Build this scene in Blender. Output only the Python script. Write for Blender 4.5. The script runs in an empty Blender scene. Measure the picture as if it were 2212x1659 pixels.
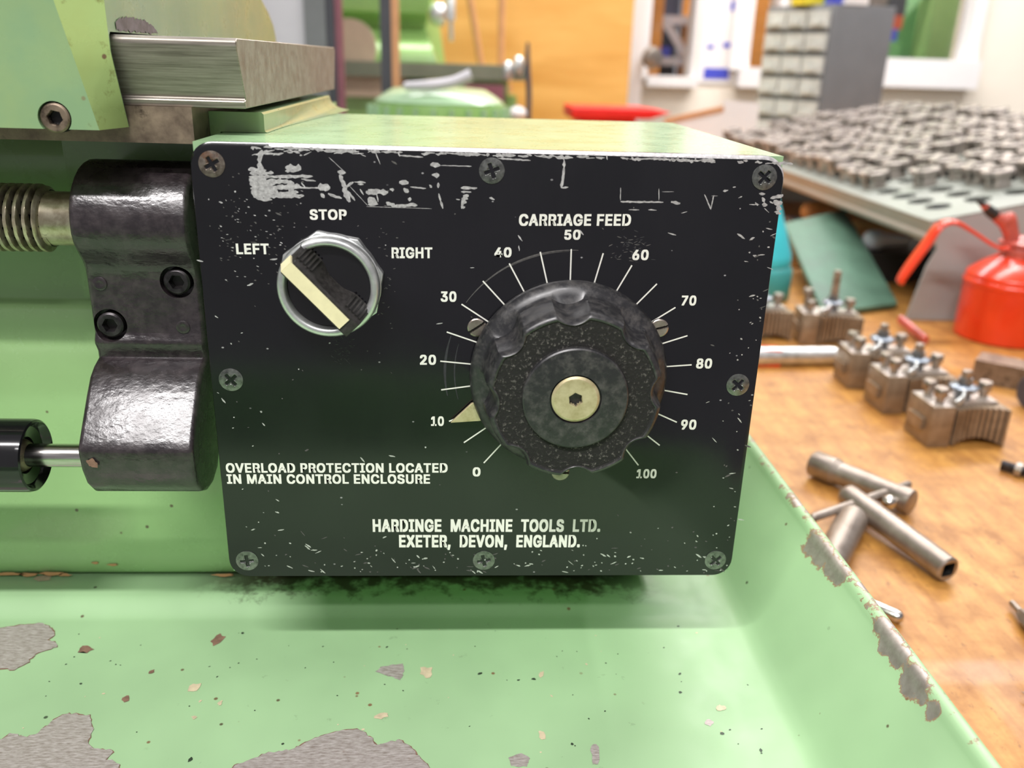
import bpy, bmesh, math, random, os
from mathutils import Vector, Matrix, noise
random.seed(7)
S = bpy.context.scene
COL = S.collection
PI = math.pi
V = Vector

# ------------------------------------------------------------------ camera, world, lights, exposure
CAM = V((0.0780, -0.2561, 0.1661))
F_PX = 1871.18
RIGHT = V((0.99835209, -0.04937867, 0.02923788))
UP = V((-0.01013932, 0.3496985, 0.93680742))
FWD = V((0.05648275, 0.9355601, -0.34862157))
cd = bpy.data.cameras.new('camera')
cam = bpy.data.objects.new('camera', cd)
COL.objects.link(cam)
cam.matrix_world = Matrix(((RIGHT.x, UP.x, -FWD.x, CAM.x), (RIGHT.y, UP.y, -FWD.y, CAM.y), (RIGHT.z, UP.z, -FWD.z, CAM.z), (0, 0, 0, 1)))
cd.sensor_fit = 'HORIZONTAL'
cd.sensor_width = 36.0
cd.lens = F_PX / 2212 * 36.0
cd.clip_start = 0.005
cd.clip_end = 60
cd.dof.use_dof = True
cd.dof.focus_distance = 0.275
cd.dof.aperture_fstop = 11.0
S.camera = cam

S.view_settings.view_transform = 'Standard'
S.view_settings.look = 'None'
S.view_settings.exposure = 0.0
S.view_settings.gamma = 1.0
S.view_settings.use_curve_mapping = False

W = bpy.data.worlds.new('room_light')
S.world = W
W.use_nodes = True
wb = W.node_tree.nodes['Background']
wb.inputs[0].default_value = (1.0, 0.95, 1.0, 1)
wb.inputs[1].default_value = 0.28


def area_light(name, loc, sx, sy, power, col=(1, 0.98, 0.95), tilt=(0, 0, 0)):
    ld = bpy.data.lights.new(name, 'AREA')
    ld.shape = 'RECTANGLE'
    ld.size, ld.size_y = sx, sy
    ld.energy = power
    ld.color = col
    lo = bpy.data.objects.new(name, ld)
    COL.objects.link(lo)
    lo.location = loc
    lo.rotation_euler = tilt
    return lo


LAMP_TINT = (1.0, 0.965, 0.96)
area_light('tube_or_fill', (-0.45, -0.95, 1.55), 1.1, 0.06, 46, LAMP_TINT)
area_light('tube_or_fill', (0.2, -1.9, 1.9), 1.4, 0.10, 20, LAMP_TINT)  # added fill from the front, lifts the lettering, bracket and upright faces
area_light('tube_or_fill', (0.5, 0.75, 1.6), 1.5, 0.10, 22, LAMP_TINT)
area_light('tube_or_fill', (0.4, 2.0, 1.6), 2.4, 0.14, 46, LAMP_TINT)
area_light('tube_or_fill', (1.9, 1.2, 1.6), 0.14, 2.0, 20, LAMP_TINT)
area_light('tube_or_fill', (1.3, 2.90, 1.6), 1.8, 0.08, 34, LAMP_TINT)  # added light that brightens the rooms behind the windows
area_light('tube_or_fill', (1.5, 2.2, 1.65), 1.4, 0.12, 20, LAMP_TINT)  # added light that brightens the cream back wall


# ------------------------------------------------------------------ helpers
def ray(px, py):
    return RIGHT * ((px - 1106) / F_PX) - UP * ((py - 829.5) / F_PX) + FWD


def at_y(px, py, y):
    d = ray(px, py)
    return CAM + d * ((y - CAM.y) / d.y)


def at_z(px, py, z):
    d = ray(px, py)
    return CAM + d * ((z - CAM.z) / d.z)


def srgb(r, g, b):
    f = lambda c: (c / 12.92 if c <= 0.04045 else ((c + 0.055) / 1.055) ** 2.4)
    return (f(r / 255), f(g / 255), f(b / 255), 1)


class N:
    """small node tree writer"""
    def __init__(s, name):
        s.m = bpy.data.materials.new(name)
        s.m.use_nodes = True
        s.t = s.m.node_tree
        s.b = s.t.nodes['Principled BSDF']
        s.co = None

    def n(s, typ, **kw):
        x = s.t.nodes.new(typ)
        for k, v in kw.items():
            setattr(x, k, v)
        return x

    def l(s, a, b):
        s.t.links.new(a, b)

    def set(s, **kw):
        for k, v in kw.items():
            s.b.inputs[k.replace('_', ' ')].default_value = v

    def coord(s, scale=(1, 1, 1), rot=(0, 0, 0)):
        if s.co is None:
            s.co = s.n('ShaderNodeTexCoord')
        mp = s.n('ShaderNodeMapping')
        mp.inputs['Scale'].default_value = scale
        mp.inputs['Rotation'].default_value = rot
        s.l(s.co.outputs['Object'], mp.inputs['Vector'])
        return mp.outputs['Vector']

    def noise(s, scale, detail=4, rough=0.6, vec=None, dist=0.0):
        x = s.n('ShaderNodeTexNoise')
        x.inputs['Scale'].default_value = scale
        x.inputs['Detail'].default_value = detail
        x.inputs['Roughness'].default_value = rough
        x.inputs['Distortion'].default_value = dist
        s.l(vec if vec is not None else s.coord(), x.inputs['Vector'])
        return x.outputs['Fac']

    def ramp(s, fac, lo, hi, a=0.0, b=1.0):
        x = s.n('ShaderNodeMapRange')
        x.inputs['From Min'].default_value = lo
        x.inputs['From Max'].default_value = hi
        x.inputs['To Min'].default_value = a
        x.inputs['To Max'].default_value = b
        s.l(fac, x.inputs['Value'])
        return x.outputs[0]

    def mix(s, fac, a, b):
        x = s.n('ShaderNodeMix', data_type='RGBA')
        for sock, v in ((x.inputs[0], fac), (x.inputs[6], a), (x.inputs[7], b)):
            if isinstance(v, (int, float)):
                sock.default_value = v
            elif isinstance(v, tuple):
                sock.default_value = v
            else:
                s.l(v, sock)
        return x.outputs[2]

    def math(s, op, a, b):
        x = s.n('ShaderNodeMath', operation=op)
        for i, v in enumerate((a, b)):
            if isinstance(v, (int, float)):
                x.inputs[i].default_value = v
            else:
                s.l(v, x.inputs[i])
        return x.outputs[0]

    def bump(s, h, strength=0.2, dist=0.0005):
        x = s.n('ShaderNodeBump')
        x.inputs['Strength'].default_value = strength
        x.inputs['Distance'].default_value = dist
        s.l(h, x.inputs['Height'])
        s.l(x.outputs[0], s.b.inputs['Normal'])

    def color(s, c):
        if isinstance(c, tuple):
            s.b.inputs['Base Color'].default_value = c
        else:
            s.l(c, s.b.inputs['Base Color'])

    def rough(s, c):
        if isinstance(c, (int, float)):
            s.b.inputs['Roughness'].default_value = c
        else:
            s.l(c, s.b.inputs['Roughness'])


def m_plain(name, col, rough=0.5, metal=0.0, coat=0.0, var=0.12, scale=40, ior=1.5):
    k = N(name)
    nf = k.noise(scale, 4)
    dark = tuple(c * (1 - var) for c in col[:3]) + (1,)
    lite = tuple(min(1, c * (1 + var)) for c in col[:3]) + (1,)
    k.color(k.mix(k.ramp(nf, 0.3, 0.7), dark, lite))
    k.rough(k.ramp(nf, 0.2, 0.8, rough * 0.85, min(1, rough * 1.15)))
    k.set(Metallic=metal, IOR=ior)
    k.b.inputs['Coat Weight'].default_value = coat
    k.b.inputs['Coat Roughness'].default_value = 0.15
    return k.m


def m_paint(name, col, rough=0.3, coat=0.4, specks=0.0, stain=None, stain_lo=0.62, hammered=0.15, chips=None, grime=None, yellow=None):
    """worn enamel paint; chips: name of a vertex attribute where the bare steel shows"""
    k = N(name)
    big = k.noise(14, 3, 0.5)
    mid = k.noise(70, 4, 0.6)
    c = k.mix(k.ramp(big, 0.3, 0.7), tuple(x * 0.86 for x in col[:3]) + (1,), tuple(min(1, x * 1.1) for x in col[:3]) + (1,))
    if yellow:
        c = k.mix(k.ramp(k.noise(32, 4, 0.6), 0.45, 0.8, 0, 0.45), c, yellow)
    if stain:
        c = k.mix(k.ramp(k.noise(120, 6, 0.7), stain_lo, stain_lo + 0.12, 0, 0.8), c, stain)
    if specks:
        v = k.n('ShaderNodeTexVoronoi')
        v.inputs['Scale'].default_value = 190
        v.inputs['Randomness'].default_value = 1
        k.l(k.coord(), v.inputs['Vector'])
        near = k.ramp(v.outputs['Distance'], 0.16, 0.10, 0, 1)
        sep = k.n('ShaderNodeSeparateColor')
        k.l(v.outputs['Color'], sep.inputs[0])
        pick = k.ramp(sep.outputs[0], specks, specks + 0.01, 1, 0)
        tone = k.mix(sep.outputs[1], srgb(60, 80, 60), srgb(140, 110, 80))
        c = k.mix(k.math('MULTIPLY', near, pick), c, tone)
    if grime:
        # oily dirt gathered along the back edge of the pan
        y0, y1, x0, x1 = grime
        if k.co is None:
            k.coord()
        sx = k.n('ShaderNodeSeparateXYZ')
        k.l(k.co.outputs['Object'], sx.inputs[0])
        e = k.ramp(sx.outputs[1], y0, y1)
        ex = k.ramp(sx.outputs[0], x0, x0 + 0.03)
        ex2 = k.ramp(sx.outputs[0], x1, x1 - 0.03)
        g = k.math('ADD', e, k.ramp(k.noise(160, 5, 0.65), 0.3, 0.7, -0.55, 0.35))
        g = k.math('MULTIPLY', k.math('MULTIPLY', k.ramp(g, 0.25, 0.75), ex), ex2)
        c = k.mix(k.math('MULTIPLY', g, 0.93), c, srgb(48, 38, 22))
    k.rough(k.ramp(mid, 0.3, 0.7, rough * 0.8, rough * 1.25))
    k.b.inputs['Coat Weight'].default_value = coat
    k.b.inputs['Coat Roughness'].default_value = 0.12
    if chips:
        a = k.n('ShaderNodeAttribute', attribute_name=chips)
        f = k.math('ADD', a.outputs['Fac'], k.ramp(k.noise(260, 5, 0.7), 0.2, 0.8, -0.28, 0.28))
        bare = k.ramp(f, 0.5, 0.54)
        rim = k.ramp(f, 0.42, 0.47)
        steel = k.mix(k.noise(300, 4), srgb(140, 125, 118), srgb(205, 198, 192))
        c = k.mix(rim, c, srgb(150, 125, 100))
        c = k.mix(bare, c, steel)
        k.l(k.math('MULTIPLY', bare, 0.6), k.b.inputs['Metallic'])
    k.color(c)
    if hammered:
        k.bump(k.noise(220, 3, 0.5), hammered, 0.0004)
    return k.m


def m_steel(name, a, b, rough=0.3, metal=1.0, brush=None, scale=120, spots=0.0, spotcol=None, bump=0.0):
    k = N(name)
    vec = k.coord(brush) if brush else k.coord()
    nf = k.noise(scale, 5, 0.65, vec)
    c = k.mix(k.ramp(nf, 0.3, 0.7), a, b)
    if spots:
        c = k.mix(k.ramp(k.noise(90, 6, 0.7), spots, spots + 0.1, 0, 0.85), c, spotcol)
    k.color(c)
    k.rough(k.ramp(nf, 0.25, 0.75, rough * 0.75, min(1, rough * 1.3)))
    k.set(Metallic=metal)
    if bump:
        k.bump(nf, bump, 0.0003)
    return k.m


GREEN = (0.325, 0.545, 0.265, 1)
M = {}
M['pan'] = m_paint('pan_green_enamel', (0.345, 0.535, 0.295, 1), 0.45, 0.0, specks=0.10, hammered=0.03, grime=(0.036, 0.055, -0.035, 0.165), chips='chip')
M['casting'] = m_paint('casting_green_enamel', (0.34, 0.55, 0.24, 1), 0.25, 0.5, specks=0.04, hammered=0.12)
M['housing'] = m_paint('housing_green_enamel', (0.34, 0.53, 0.29, 1), 0.28, 0.2, specks=0.05, hammered=0.10)
M['tailstock'] = m_paint('tailstock_green_enamel', (0.235, 0.375, 0.195, 1), 0.3, 0.35, specks=0.06, stain=srgb(96, 84, 52), stain_lo=0.66, hammered=0.14, yellow=(0.42, 0.50, 0.16, 1))  # base colour darkened to paint shade on the front face
M['tailstock_oily_lit'] = m_paint('lit_oil_stained_enamel', (0.45, 0.60, 0.22, 1), 0.28, 0.4, specks=0.08, stain=srgb(122, 112, 48), stain_lo=0.58, hammered=0.12, yellow=(0.46, 0.50, 0.14, 1))  # oil-stained paint, with the facet's brighter light also put into its colour
M['chip_steel'] = m_steel('bare_chipped_steel', srgb(150, 136, 130), srgb(206, 198, 196), 0.5, 0.35, brush=(60, 240, 60), scale=6, spots=0.66, spotcol=srgb(140, 110, 92))
M['scraped'] = m_steel('dull_scraped_iron', srgb(84, 78, 80), srgb(138, 130, 132), 0.5, 0.3, scale=300)
M['rust'] = m_plain('rusty_paint_edge', srgb(128, 98, 82), 0.7, var=0.3, scale=400)
M['flake'] = m_plain('pale_exposed_filler', srgb(206, 190, 160), 0.6, var=0.2, scale=300)
M['swarf'] = m_plain('dark_swarf', srgb(62, 74, 60), 0.5, 0.3, var=0.4, scale=500)
M['way'] = m_steel('ground_way_steel', srgb(118, 111, 102), srgb(176, 169, 158), 0.42, 0.6, brush=(14, 300, 420), scale=4)
M['way_end'] = m_steel('cast_way_end', srgb(128, 116, 104), srgb(170, 160, 148), 0.55, 0.6, scale=220, bump=0.35)
M['worn'] = m_steel('oily_worn_steel', srgb(112, 98, 84), srgb(160, 142, 122), 0.42, 0.6, brush=(1, 1, 1), scale=160, spots=0.55, spotcol=srgb(60, 50, 42), bump=0.1)
M['screw'] = m_steel('screw_steel', srgb(92, 94, 92), srgb(152, 154, 150), 0.32, 0.85, scale=700)
M['rusty_screw'] = m_steel('rusty_screw_steel', srgb(92, 82, 74), srgb(142, 132, 122), 0.4, 0.7, scale=700, spots=0.5, spotcol=srgb(120, 78, 50))
M['black_oxide'] = m_steel('black_oxide_steel', srgb(40, 38, 40), srgb(78, 74, 76), 0.32, 0.7, scale=300)
M['zinc'] = m_steel('bright_zinc', srgb(200, 204, 202), srgb(240, 242, 240), 0.34, 0.85, scale=160)
M['yellow_zinc'] = m_steel('yellow_passivated_steel', srgb(190, 176, 132), srgb(224, 212, 174), 0.4, 0.5, scale=260, spots=0.62, spotcol=srgb(112, 98, 60))
M['thread'] = m_steel('leadscrew_steel', srgb(170, 156, 128), srgb(224, 214, 190), 0.34, 0.75, brush=(1, 1, 1), scale=300, spots=0.62, spotcol=srgb(72, 58, 38))
M['rod'] = m_steel('bright_rod_steel', srgb(180, 176, 168), srgb(226, 224, 220), 0.2, 1.0, brush=(10, 200, 200), scale=4)
M['dark'] = m_plain('dark_recess', srgb(24, 22, 20), 0.5)  # plain dark tone for recess floors, bores, slits and the gasket
M['ink'] = m_plain('white_screen_ink', srgb(238, 238, 228), 0.5, var=0.04)
M['bare_alu'] = m_steel('scraped_aluminium', srgb(168, 166, 166), srgb(232, 230, 230), 0.45, 0.55, scale=900)
M['scuff'] = m_plain('grey_scuff', srgb(88, 86, 84), 0.7, var=0.35, scale=900)
M['scuff_dim'] = m_plain('faint_scuff', srgb(50, 50, 54), 0.6, var=0.35, scale=900)
M['ivory'] = m_plain('aged_ivory_plastic', srgb(236, 228, 184), 0.4, var=0.06, scale=300)
M['gloss_black'] = m_plain('gloss_black_plastic', srgb(20, 20, 22), 0.12, coat=0.3, var=0.1)
M['grip_black'] = m_plain('dusty_black_plastic', srgb(46, 44, 42), 0.5, var=0.5, scale=700)


def m_plate():
    k = N('black_face_enamel')
    nf = k.noise(18, 4, 0.6)
    c = k.mix(k.ramp(nf, 0.35, 0.7), srgb(10, 11, 15), srgb(17, 17, 21))
    v = k.n('ShaderNodeTexVoronoi')
    v.inputs['Scale'].default_value = 420
    k.l(k.coord((0.7, 1, 1)), v.inputs['Vector'])
    sep = k.n('ShaderNodeSeparateColor')
    k.l(v.outputs['Color'], sep.inputs[0])
    f = k.math('MULTIPLY', k.ramp(v.outputs['Distance'], 0.14, 0.08), k.ramp(sep.outputs[0], 0.05, 0.06, 1, 0))
    c = k.mix(f, c, srgb(150, 150, 150))
    k.color(c)
    k.rough(k.ramp(k.noise(40, 5, 0.65, k.coord((1, 1, 0.25))), 0.3, 0.7, 0.11, 0.20))
    k.set(IOR=1.6)
    return k.m


def m_bakelite():
    k = N('black_bakelite')
    nf = k.noise(300, 5, 0.7)
    k.color(k.mix(k.ramp(nf, 0.45, 0.75), srgb(38, 38, 40), srgb(82, 80, 78)))
    k.rough(k.ramp(nf, 0.3, 0.8, 0.26, 0.5))
    k.set(IOR=1.6)
    return k.m


def m_fluff():
    k = N('dusty_knob_face')
    nf = k.noise(1000, 3, 0.7)
    n2 = k.noise(160, 5, 0.7)
    k.color(k.mix(k.math('MULTIPLY', k.ramp(nf, 0.56, 0.74), k.ramp(n2, 0.38, 0.68, 0.12, 1)), srgb(25, 24, 22), srgb(150, 146, 138)))
    k.rough(0.8)
    k.bump(nf, 0.6, 0.0005)
    return k.m


def m_bracket():
    k = N('black_brush_enamel')
    nf = k.noise(240, 5, 0.65)
    k.color(k.mix(k.ramp(nf, 0.4, 0.75), srgb(34, 28, 31), srgb(62, 54, 56)))
    k.rough(k.ramp(k.noise(120, 4), 0.3, 0.7, 0.2, 0.36))
    k.set(IOR=1.7)
    k.bump(k.noise(520, 3, 0.55, k.coord((0.7, 1, 1))), 0.35, 0.0005)
    return k.m


def m_bench():
    k = N('varnished_bench_wood')
    g = k.noise(9, 8, 0.62, k.coord((14, 1.6, 1), (0, 0, 0.45)), 0.6)
    blot = k.noise(48, 6, 0.68)
    pit = k.noise(210, 5, 0.7, k.coord((1.5, 0.7, 1), (0, 0, 0.45)))
    c = k.mix(k.ramp(g, 0.3, 0.72), srgb(166, 110, 46), srgb(206, 152, 76))
    c = k.mix(k.ramp(blot, 0.42, 0.68, 0, 0.75), c, srgb(140, 88, 38))
    c = k.mix(k.ramp(pit, 0.60, 0.68, 0, 0.8), c, srgb(112, 66, 26))
    k.color(c)
    k.rough(k.ramp(blot, 0.3, 0.7, 0.4, 0.55))
    k.b.inputs['Coat Weight'].default_value = 0.05
    k.bump(pit, 0.25, 0.0006)
    return k.m


def m_ply(name, a, b):
    k = N(name)
    g = k.noise(3, 6, 0.6, k.coord((1, 1, 5)), 0.4)
    k.color(k.mix(k.ramp(g, 0.3, 0.7), a, b))
    k.rough(0.4)
    return k.m


M['plate'] = m_plate()
M['bakelite'] = m_bakelite()
M['fluff'] = m_fluff()
M['bracket'] = m_bracket()
M['bench'] = m_bench()
M['ply'] = m_ply('golden_plywood', srgb(210, 154, 74), srgb(234, 184, 104))
M['door_wood'] = m_ply('orange_door_wood', srgb(214, 138, 52), srgb(234, 164, 78))
M['block_wood'] = m_ply('pale_handle_wood', srgb(186, 128, 76), srgb(222, 166, 108))
M['wall'] = m_plain('cream_wall_paint', srgb(248, 239, 222), 0.7, var=0.03, scale=3)
M['white'] = m_plain('white_gloss_paint', srgb(240, 238, 236), 0.35, var=0.03, scale=8)
M['floor'] = m_plain('grey_workshop_floor', srgb(120, 118, 112), 0.5, var=0.15, scale=5)
M['rack_panel'] = m_plain('rack_end_grey', srgb(170, 178, 176), 0.4, var=0.05, scale=20)
M['grey'] = m_plain('mid_grey_machine_paint', srgb(122, 124, 126), 0.38, var=0.06, scale=20)
M['grey_light'] = m_plain('pale_grey_machine_paint', srgb(208, 206, 212), 0.4, var=0.05, scale=12)
M['grey_dark'] = m_plain('dark_grey_paint', srgb(72, 72, 80), 0.4, var=0.1, scale=20)
M['rack'] = m_plain('grey_green_rack_paint', srgb(152, 157, 148), 0.4, var=0.05, scale=30)
M['rack_lip'] = m_plain('dull_grey_rack_edge', srgb(166, 160, 150), 0.4, var=0.06, scale=30)
M['collet'] = m_steel('collet_steel', srgb(140, 130, 122), srgb(206, 197, 190), 0.4, 0.6, scale=60)
M['holder'] = m_steel('blued_holder_steel', srgb(128, 112, 94), srgb(176, 156, 132), 0.4, 0.6, scale=90)
M['holder_top'] = m_steel('pale_holder_top', srgb(168, 160, 152), srgb(214, 206, 198), 0.4, 0.6, scale=120)  # paler steel tone set on the upward faces
M['blue_nut'] = m_steel('blue_grey_nut', srgb(96, 106, 116), srgb(168, 176, 184), 0.3, 0.85, scale=120)
M['bolt'] = m_steel('dull_bolt_steel', srgb(132, 120, 108), srgb(196, 186, 176), 0.32, 0.85, scale=150)
M['key'] = m_steel('chuck_key_steel', srgb(140, 128, 118), srgb(176, 166, 156), 0.4, 0.8, scale=60)
M['red'] = m_plain('orange_red_enamel', srgb(236, 62, 18), 0.3, coat=0.5, var=0.08, scale=30)
M['red_worn'] = m_plain('worn_red_enamel', srgb(196, 92, 78), 0.4, coat=0.2, var=0.25, scale=120)
M['red_flat'] = m_plain('bright_red_plastic', srgb(238, 32, 26), 0.4, var=0.04)
M['maroon'] = m_plain('dull_maroon_paint', srgb(138, 84, 96), 0.5, var=0.1)
M['teal'] = m_plain('turquoise_plastic', srgb(70, 206, 218), 0.35, var=0.06)
M['teal_dark'] = m_plain('dark_turquoise_plastic', srgb(66, 158, 156), 0.4, var=0.08)
M['sheet'] = m_plain('mottled_green_sheet', srgb(84, 118, 98), 0.6, var=0.25, scale=24)
M['far_green'] = m_plain('far_machine_green', (0.30, 0.52, 0.16, 1), 0.3, coat=0.5, var=0.08, scale=8)
M['cover_green'] = m_plain('motor_cover_green', (0.36, 0.54, 0.33, 1), 0.3, coat=0.4, var=0.08, scale=20)
M['room_green'] = m_plain('green_room_panel', srgb(112, 172, 106), 0.5, var=0.1, scale=3)
M['room_green_light'] = m_plain('light_green_brace', srgb(158, 208, 158), 0.5, var=0.06)
M['room_olive'] = m_plain('olive_green_panel', srgb(150, 178, 116), 0.5, var=0.06)
M['room_dark'] = m_plain('dark_blue_store', srgb(66, 70, 88), 0.6, var=0.3, scale=8)  # dark blue-grey wall behind the narrow left window
M['blue'] = m_plain('blue_paint', srgb(74, 84, 200), 0.4, var=0.1)
M['yellow'] = m_plain('yellow_plastic', srgb(232, 214, 60), 0.4, var=0.1)
M['orange'] = m_plain('orange_plastic', srgb(200, 92, 62), 0.4, var=0.1)
M['table_grey'] = m_plain('olive_grey_table', srgb(126, 132, 112), 0.4, var=0.1, scale=20)
M['drawer'] = m_plain('clear_drawer_plastic', srgb(206, 208, 202), 0.25, var=0.16, scale=40)
M['drawer_dark'] = m_plain('drawer_contents', srgb(126, 118, 110), 0.5, var=0.4, scale=60)
M['beige'] = m_plain('beige_guard_paint', srgb(196, 174, 150), 0.4, var=0.08)
M['brown_edge'] = m_plain('brown_edging_wood', srgb(206, 152, 108), 0.5, var=0.08)


def m_glass():
    k = N('window_glass')
    k.t.nodes.remove(k.b)
    out = k.t.nodes['Material Output']
    tr = k.n('ShaderNodeBsdfTransparent')
    gl = k.n('ShaderNodeBsdfGlossy')
    gl.inputs['Roughness'].default_value = 0.02
    fr = k.n('ShaderNodeFresnel')
    fr.inputs['IOR'].default_value = 1.45
    mx = k.n('ShaderNodeMixShader')
    k.l(fr.outputs[0], mx.inputs[0])
    k.l(tr.outputs[0], mx.inputs[1])
    k.l(gl.outputs[0], mx.inputs[2])
    k.l(mx.outputs[0], out.inputs['Surface'])
    return k.m


M['glass'] = m_glass()

# ------------------------------------------------------------------ mesh helpers (all shapes are given in world metres)
BASE = {}


def finish(name, bm, mats, parent=None, smooth=35, bevel=0.0, seg=2):
    if bevel:
        es = [e for e in bm.edges if len(e.link_faces) == 2 and e.calc_face_angle(0) > math.radians(28)]
        bmesh.ops.bevel(bm, geom=es, offset=bevel, segments=seg, profile=0.5, affect='EDGES', clamp_overlap=True)
    if parent is not None:
        bmesh.ops.translate(bm, verts=bm.verts, vec=-BASE[parent.name])
    me = bpy.data.meshes.new(name)
    bm.to_mesh(me)
    bm.free()
    for m in (mats if isinstance(mats, (list, tuple)) else [mats]):
        me.materials.append(M[m])
    if smooth:
        me.shade_smooth()
        me.set_sharp_from_angle(angle=math.radians(smooth))
    o = bpy.data.objects.new(name, me)
    COL.objects.link(o)
    if parent is not None:
        o.parent = parent
        BASE[o.name] = BASE[parent.name]
    else:
        BASE[o.name] = V((0, 0, 0))
    return o


def tag(o, label, cat, group=None, kind=None):
    o['label'] = label
    o['category'] = cat
    if group:
        o['group'] = group
    if kind:
        o['kind'] = kind
    return o


def thing(name, label, cat, loc=(0, 0, 0), group=None):
    o = bpy.data.objects.new(name, None)
    o.empty_display_size = 0.01
    COL.objects.link(o)
    o.location = loc
    BASE[o.name] = V(loc)
    return tag(o, label, cat, group)


def structure(name, bm, mats, bevel=0.0, parent=None):
    o = finish(name, bm, mats, parent, 30, bevel)
    if parent is None:
        o['kind'] = 'structure'
    return o


def B():
    return bmesh.new()


def box(bm, x0, x1, y0, y1, z0, z1, mat=0):
    vs = [bm.verts.new((x, y, z)) for x in (x0, x1) for y in (y0, y1) for z in (z0, z1)]
    for q in ((0, 1, 3, 2), (4, 6, 7, 5), (0, 4, 5, 1), (2, 3, 7, 6), (0, 2, 6, 4), (1, 5, 7, 3)):
        f = bm.faces.new([vs[i] for i in q])
        f.material_index = mat
    return bm


def frame_of(axis):
    a = V(axis).normalized()
    t = V((0, 0, 1)) if abs(a.z) < 0.9 else V((1, 0, 0))
    u = t.cross(a).normalized()
    return a, u, a.cross(u)


def obox(bm, c, ax, ay, az, sx, sy, sz, mat=0):
    c, ax, ay, az = V(c), V(ax).normalized(), V(ay).normalized(), V(az).normalized()
    vs = [bm.verts.new(c + ax * (i * sx / 2) + ay * (j * sy / 2) + az * (k * sz / 2)) for i in (-1, 1) for j in (-1, 1) for k in (-1, 1)]
    for q in ((0, 1, 3, 2), (4, 6, 7, 5), (0, 4, 5, 1), (2, 3, 7, 6), (0, 2, 6, 4), (1, 5, 7, 3)):
        bm.faces.new([vs[i] for i in q]).material_index = mat
    return bm


def prism(bm, pts, d, mat=0, capmat=None):
    """pts: 3-D polygon, d: extrusion vector"""
    d = V(d)
    a = [bm.verts.new(V(p)) for p in pts]
    b = [bm.verts.new(V(p) + d) for p in pts]
    n = len(a)
    f = bm.faces.new(a[::-1]); f.material_index = mat if capmat is None else capmat
    f = bm.faces.new(b); f.material_index = mat if capmat is None else capmat
    for i in range(n):
        bm.faces.new((a[i], a[(i + 1) % n], b[(i + 1) % n], b[i])).material_index = mat
    bmesh.ops.recalc_face_normals(bm, faces=bm.faces)
    return bm


def spin(bm, prof, origin, axis, seg=48, mat=0, mats=None, rfun=None):
    """prof: (radius, height along axis) pairs; rfun(i, angle, r) may vary the radius"""
    a, u, w = frame_of(axis)
    o = V(origin)
    rings = []
    for i, (r, h) in enumerate(prof):
        if r < 1e-7:
            rings.append([bm.verts.new(o + a * h)])
        else:
            ring = []
            for k in range(seg):
                t = 2 * PI * k / seg
                rr = rfun(i, t, r) if rfun else r
                ring.append(bm.verts.new(o + a * h + (u * math.cos(t) + w * math.sin(t)) * rr))
            rings.append(ring)
    for i in range(len(rings) - 1):
        p, q = rings[i], rings[i + 1]
        mi = mats[i] if mats else mat
        for k in range(seg):
            k2 = (k + 1) % seg
            if len(p) == 1 and len(q) == 1:
                continue
            if len(p) == 1:
                f = bm.faces.new((p[0], q[k2], q[k]))
            elif len(q) == 1:
                f = bm.faces.new((p[k], p[k2], q[0]))
            else:
                f = bm.faces.new((p[k], p[k2], q[k2], q[k]))
            f.material_index = mi
    for ring, rev in ((rings[0], True), (rings[-1], False)):
        if len(ring) > 1:
            f = bm.faces.new(ring[::-1] if rev else ring)
            f.material_index = (mats[0] if rev else mats[-1]) if mats else mat
    return bm


def cyl(bm, p0, p1, r, seg=32, mat=0, ch=0.0):
    p0, p1 = V(p0), V(p1)
    L = (p1 - p0).length
    pr = [(0, 0), (r, 0), (r, L), (0, L)] if not ch else [(0, 0), (r - ch, 0), (r, ch), (r, L - ch), (r - ch, L), (0, L)]
    return spin(bm, pr, p0, p1 - p0, seg, mat)


def capsule(bm, p0, p1, r, seg=24, mat=0):
    p0, p1 = V(p0), V(p1)
    L = (p1 - p0).length
    pr = [(0, 0)] + [(r * math.sin(t * PI / 12), r - r * math.cos(t * PI / 12)) for t in range(1, 7)]
    pr += [(r * math.cos(t * PI / 12), L - r + r * math.sin(t * PI / 12)) for t in range(0, 6)] + [(0, L)]
    return spin(bm, pr, p0, p1 - p0, seg, mat)


def pipe(bm, pts, r, seg=12, mat=0, flat=1.0, up=None):
    """tube along a smooth path; r may be a list; flat < 1 squashes across 'up'"""
    pts = [V(p) for p in pts]
    sm = []
    n = len(pts)
    for i in range(n - 1):
        p0, p1, p2, p3 = pts[max(i - 1, 0)], pts[i], pts[i + 1], pts[min(i + 2, n - 1)]
        for k in range(8):
            t = k / 8
            sm.append((0.5 * ((2 * p1) + (p2 - p0) * t + (2 * p0 - 5 * p1 + 4 * p2 - p3) * t * t + (3 * p1 - p0 - 3 * p2 + p3) * t ** 3), i + t))
    sm.append((pts[-1], n - 1.0))
    rings = []
    u = None
    for i, (p, s) in enumerate(sm):
        d = (sm[min(i + 1, len(sm) - 1)][0] - sm[max(i - 1, 0)][0]).normalized()
        if up is not None:
            u = V(up)
        elif u is None:
            u = frame_of(d)[1]
        u = (u - d * u.dot(d)).normalized()
        w = d.cross(u)
        if isinstance(r, (list, tuple)):
            a = min(int(s), n - 2); rr = r[a] + (r[a + 1] - r[a]) * (s - a)
        else:
            rr = r
        rings.append([bm.verts.new(p + (u * math.cos(2 * PI * k / seg) * flat + w * math.sin(2 * PI * k / seg)) * rr) for k in range(seg)])
    for a, b in zip(rings, rings[1:]):
        for k in range(seg):
            bm.faces.new((a[k], a[(k + 1) % seg], b[(k + 1) % seg], b[k])).material_index = mat
    bm.faces.new(rings[0][::-1]).material_index = mat
    bm.faces.new(rings[-1]).material_index = mat
    return bm


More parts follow.
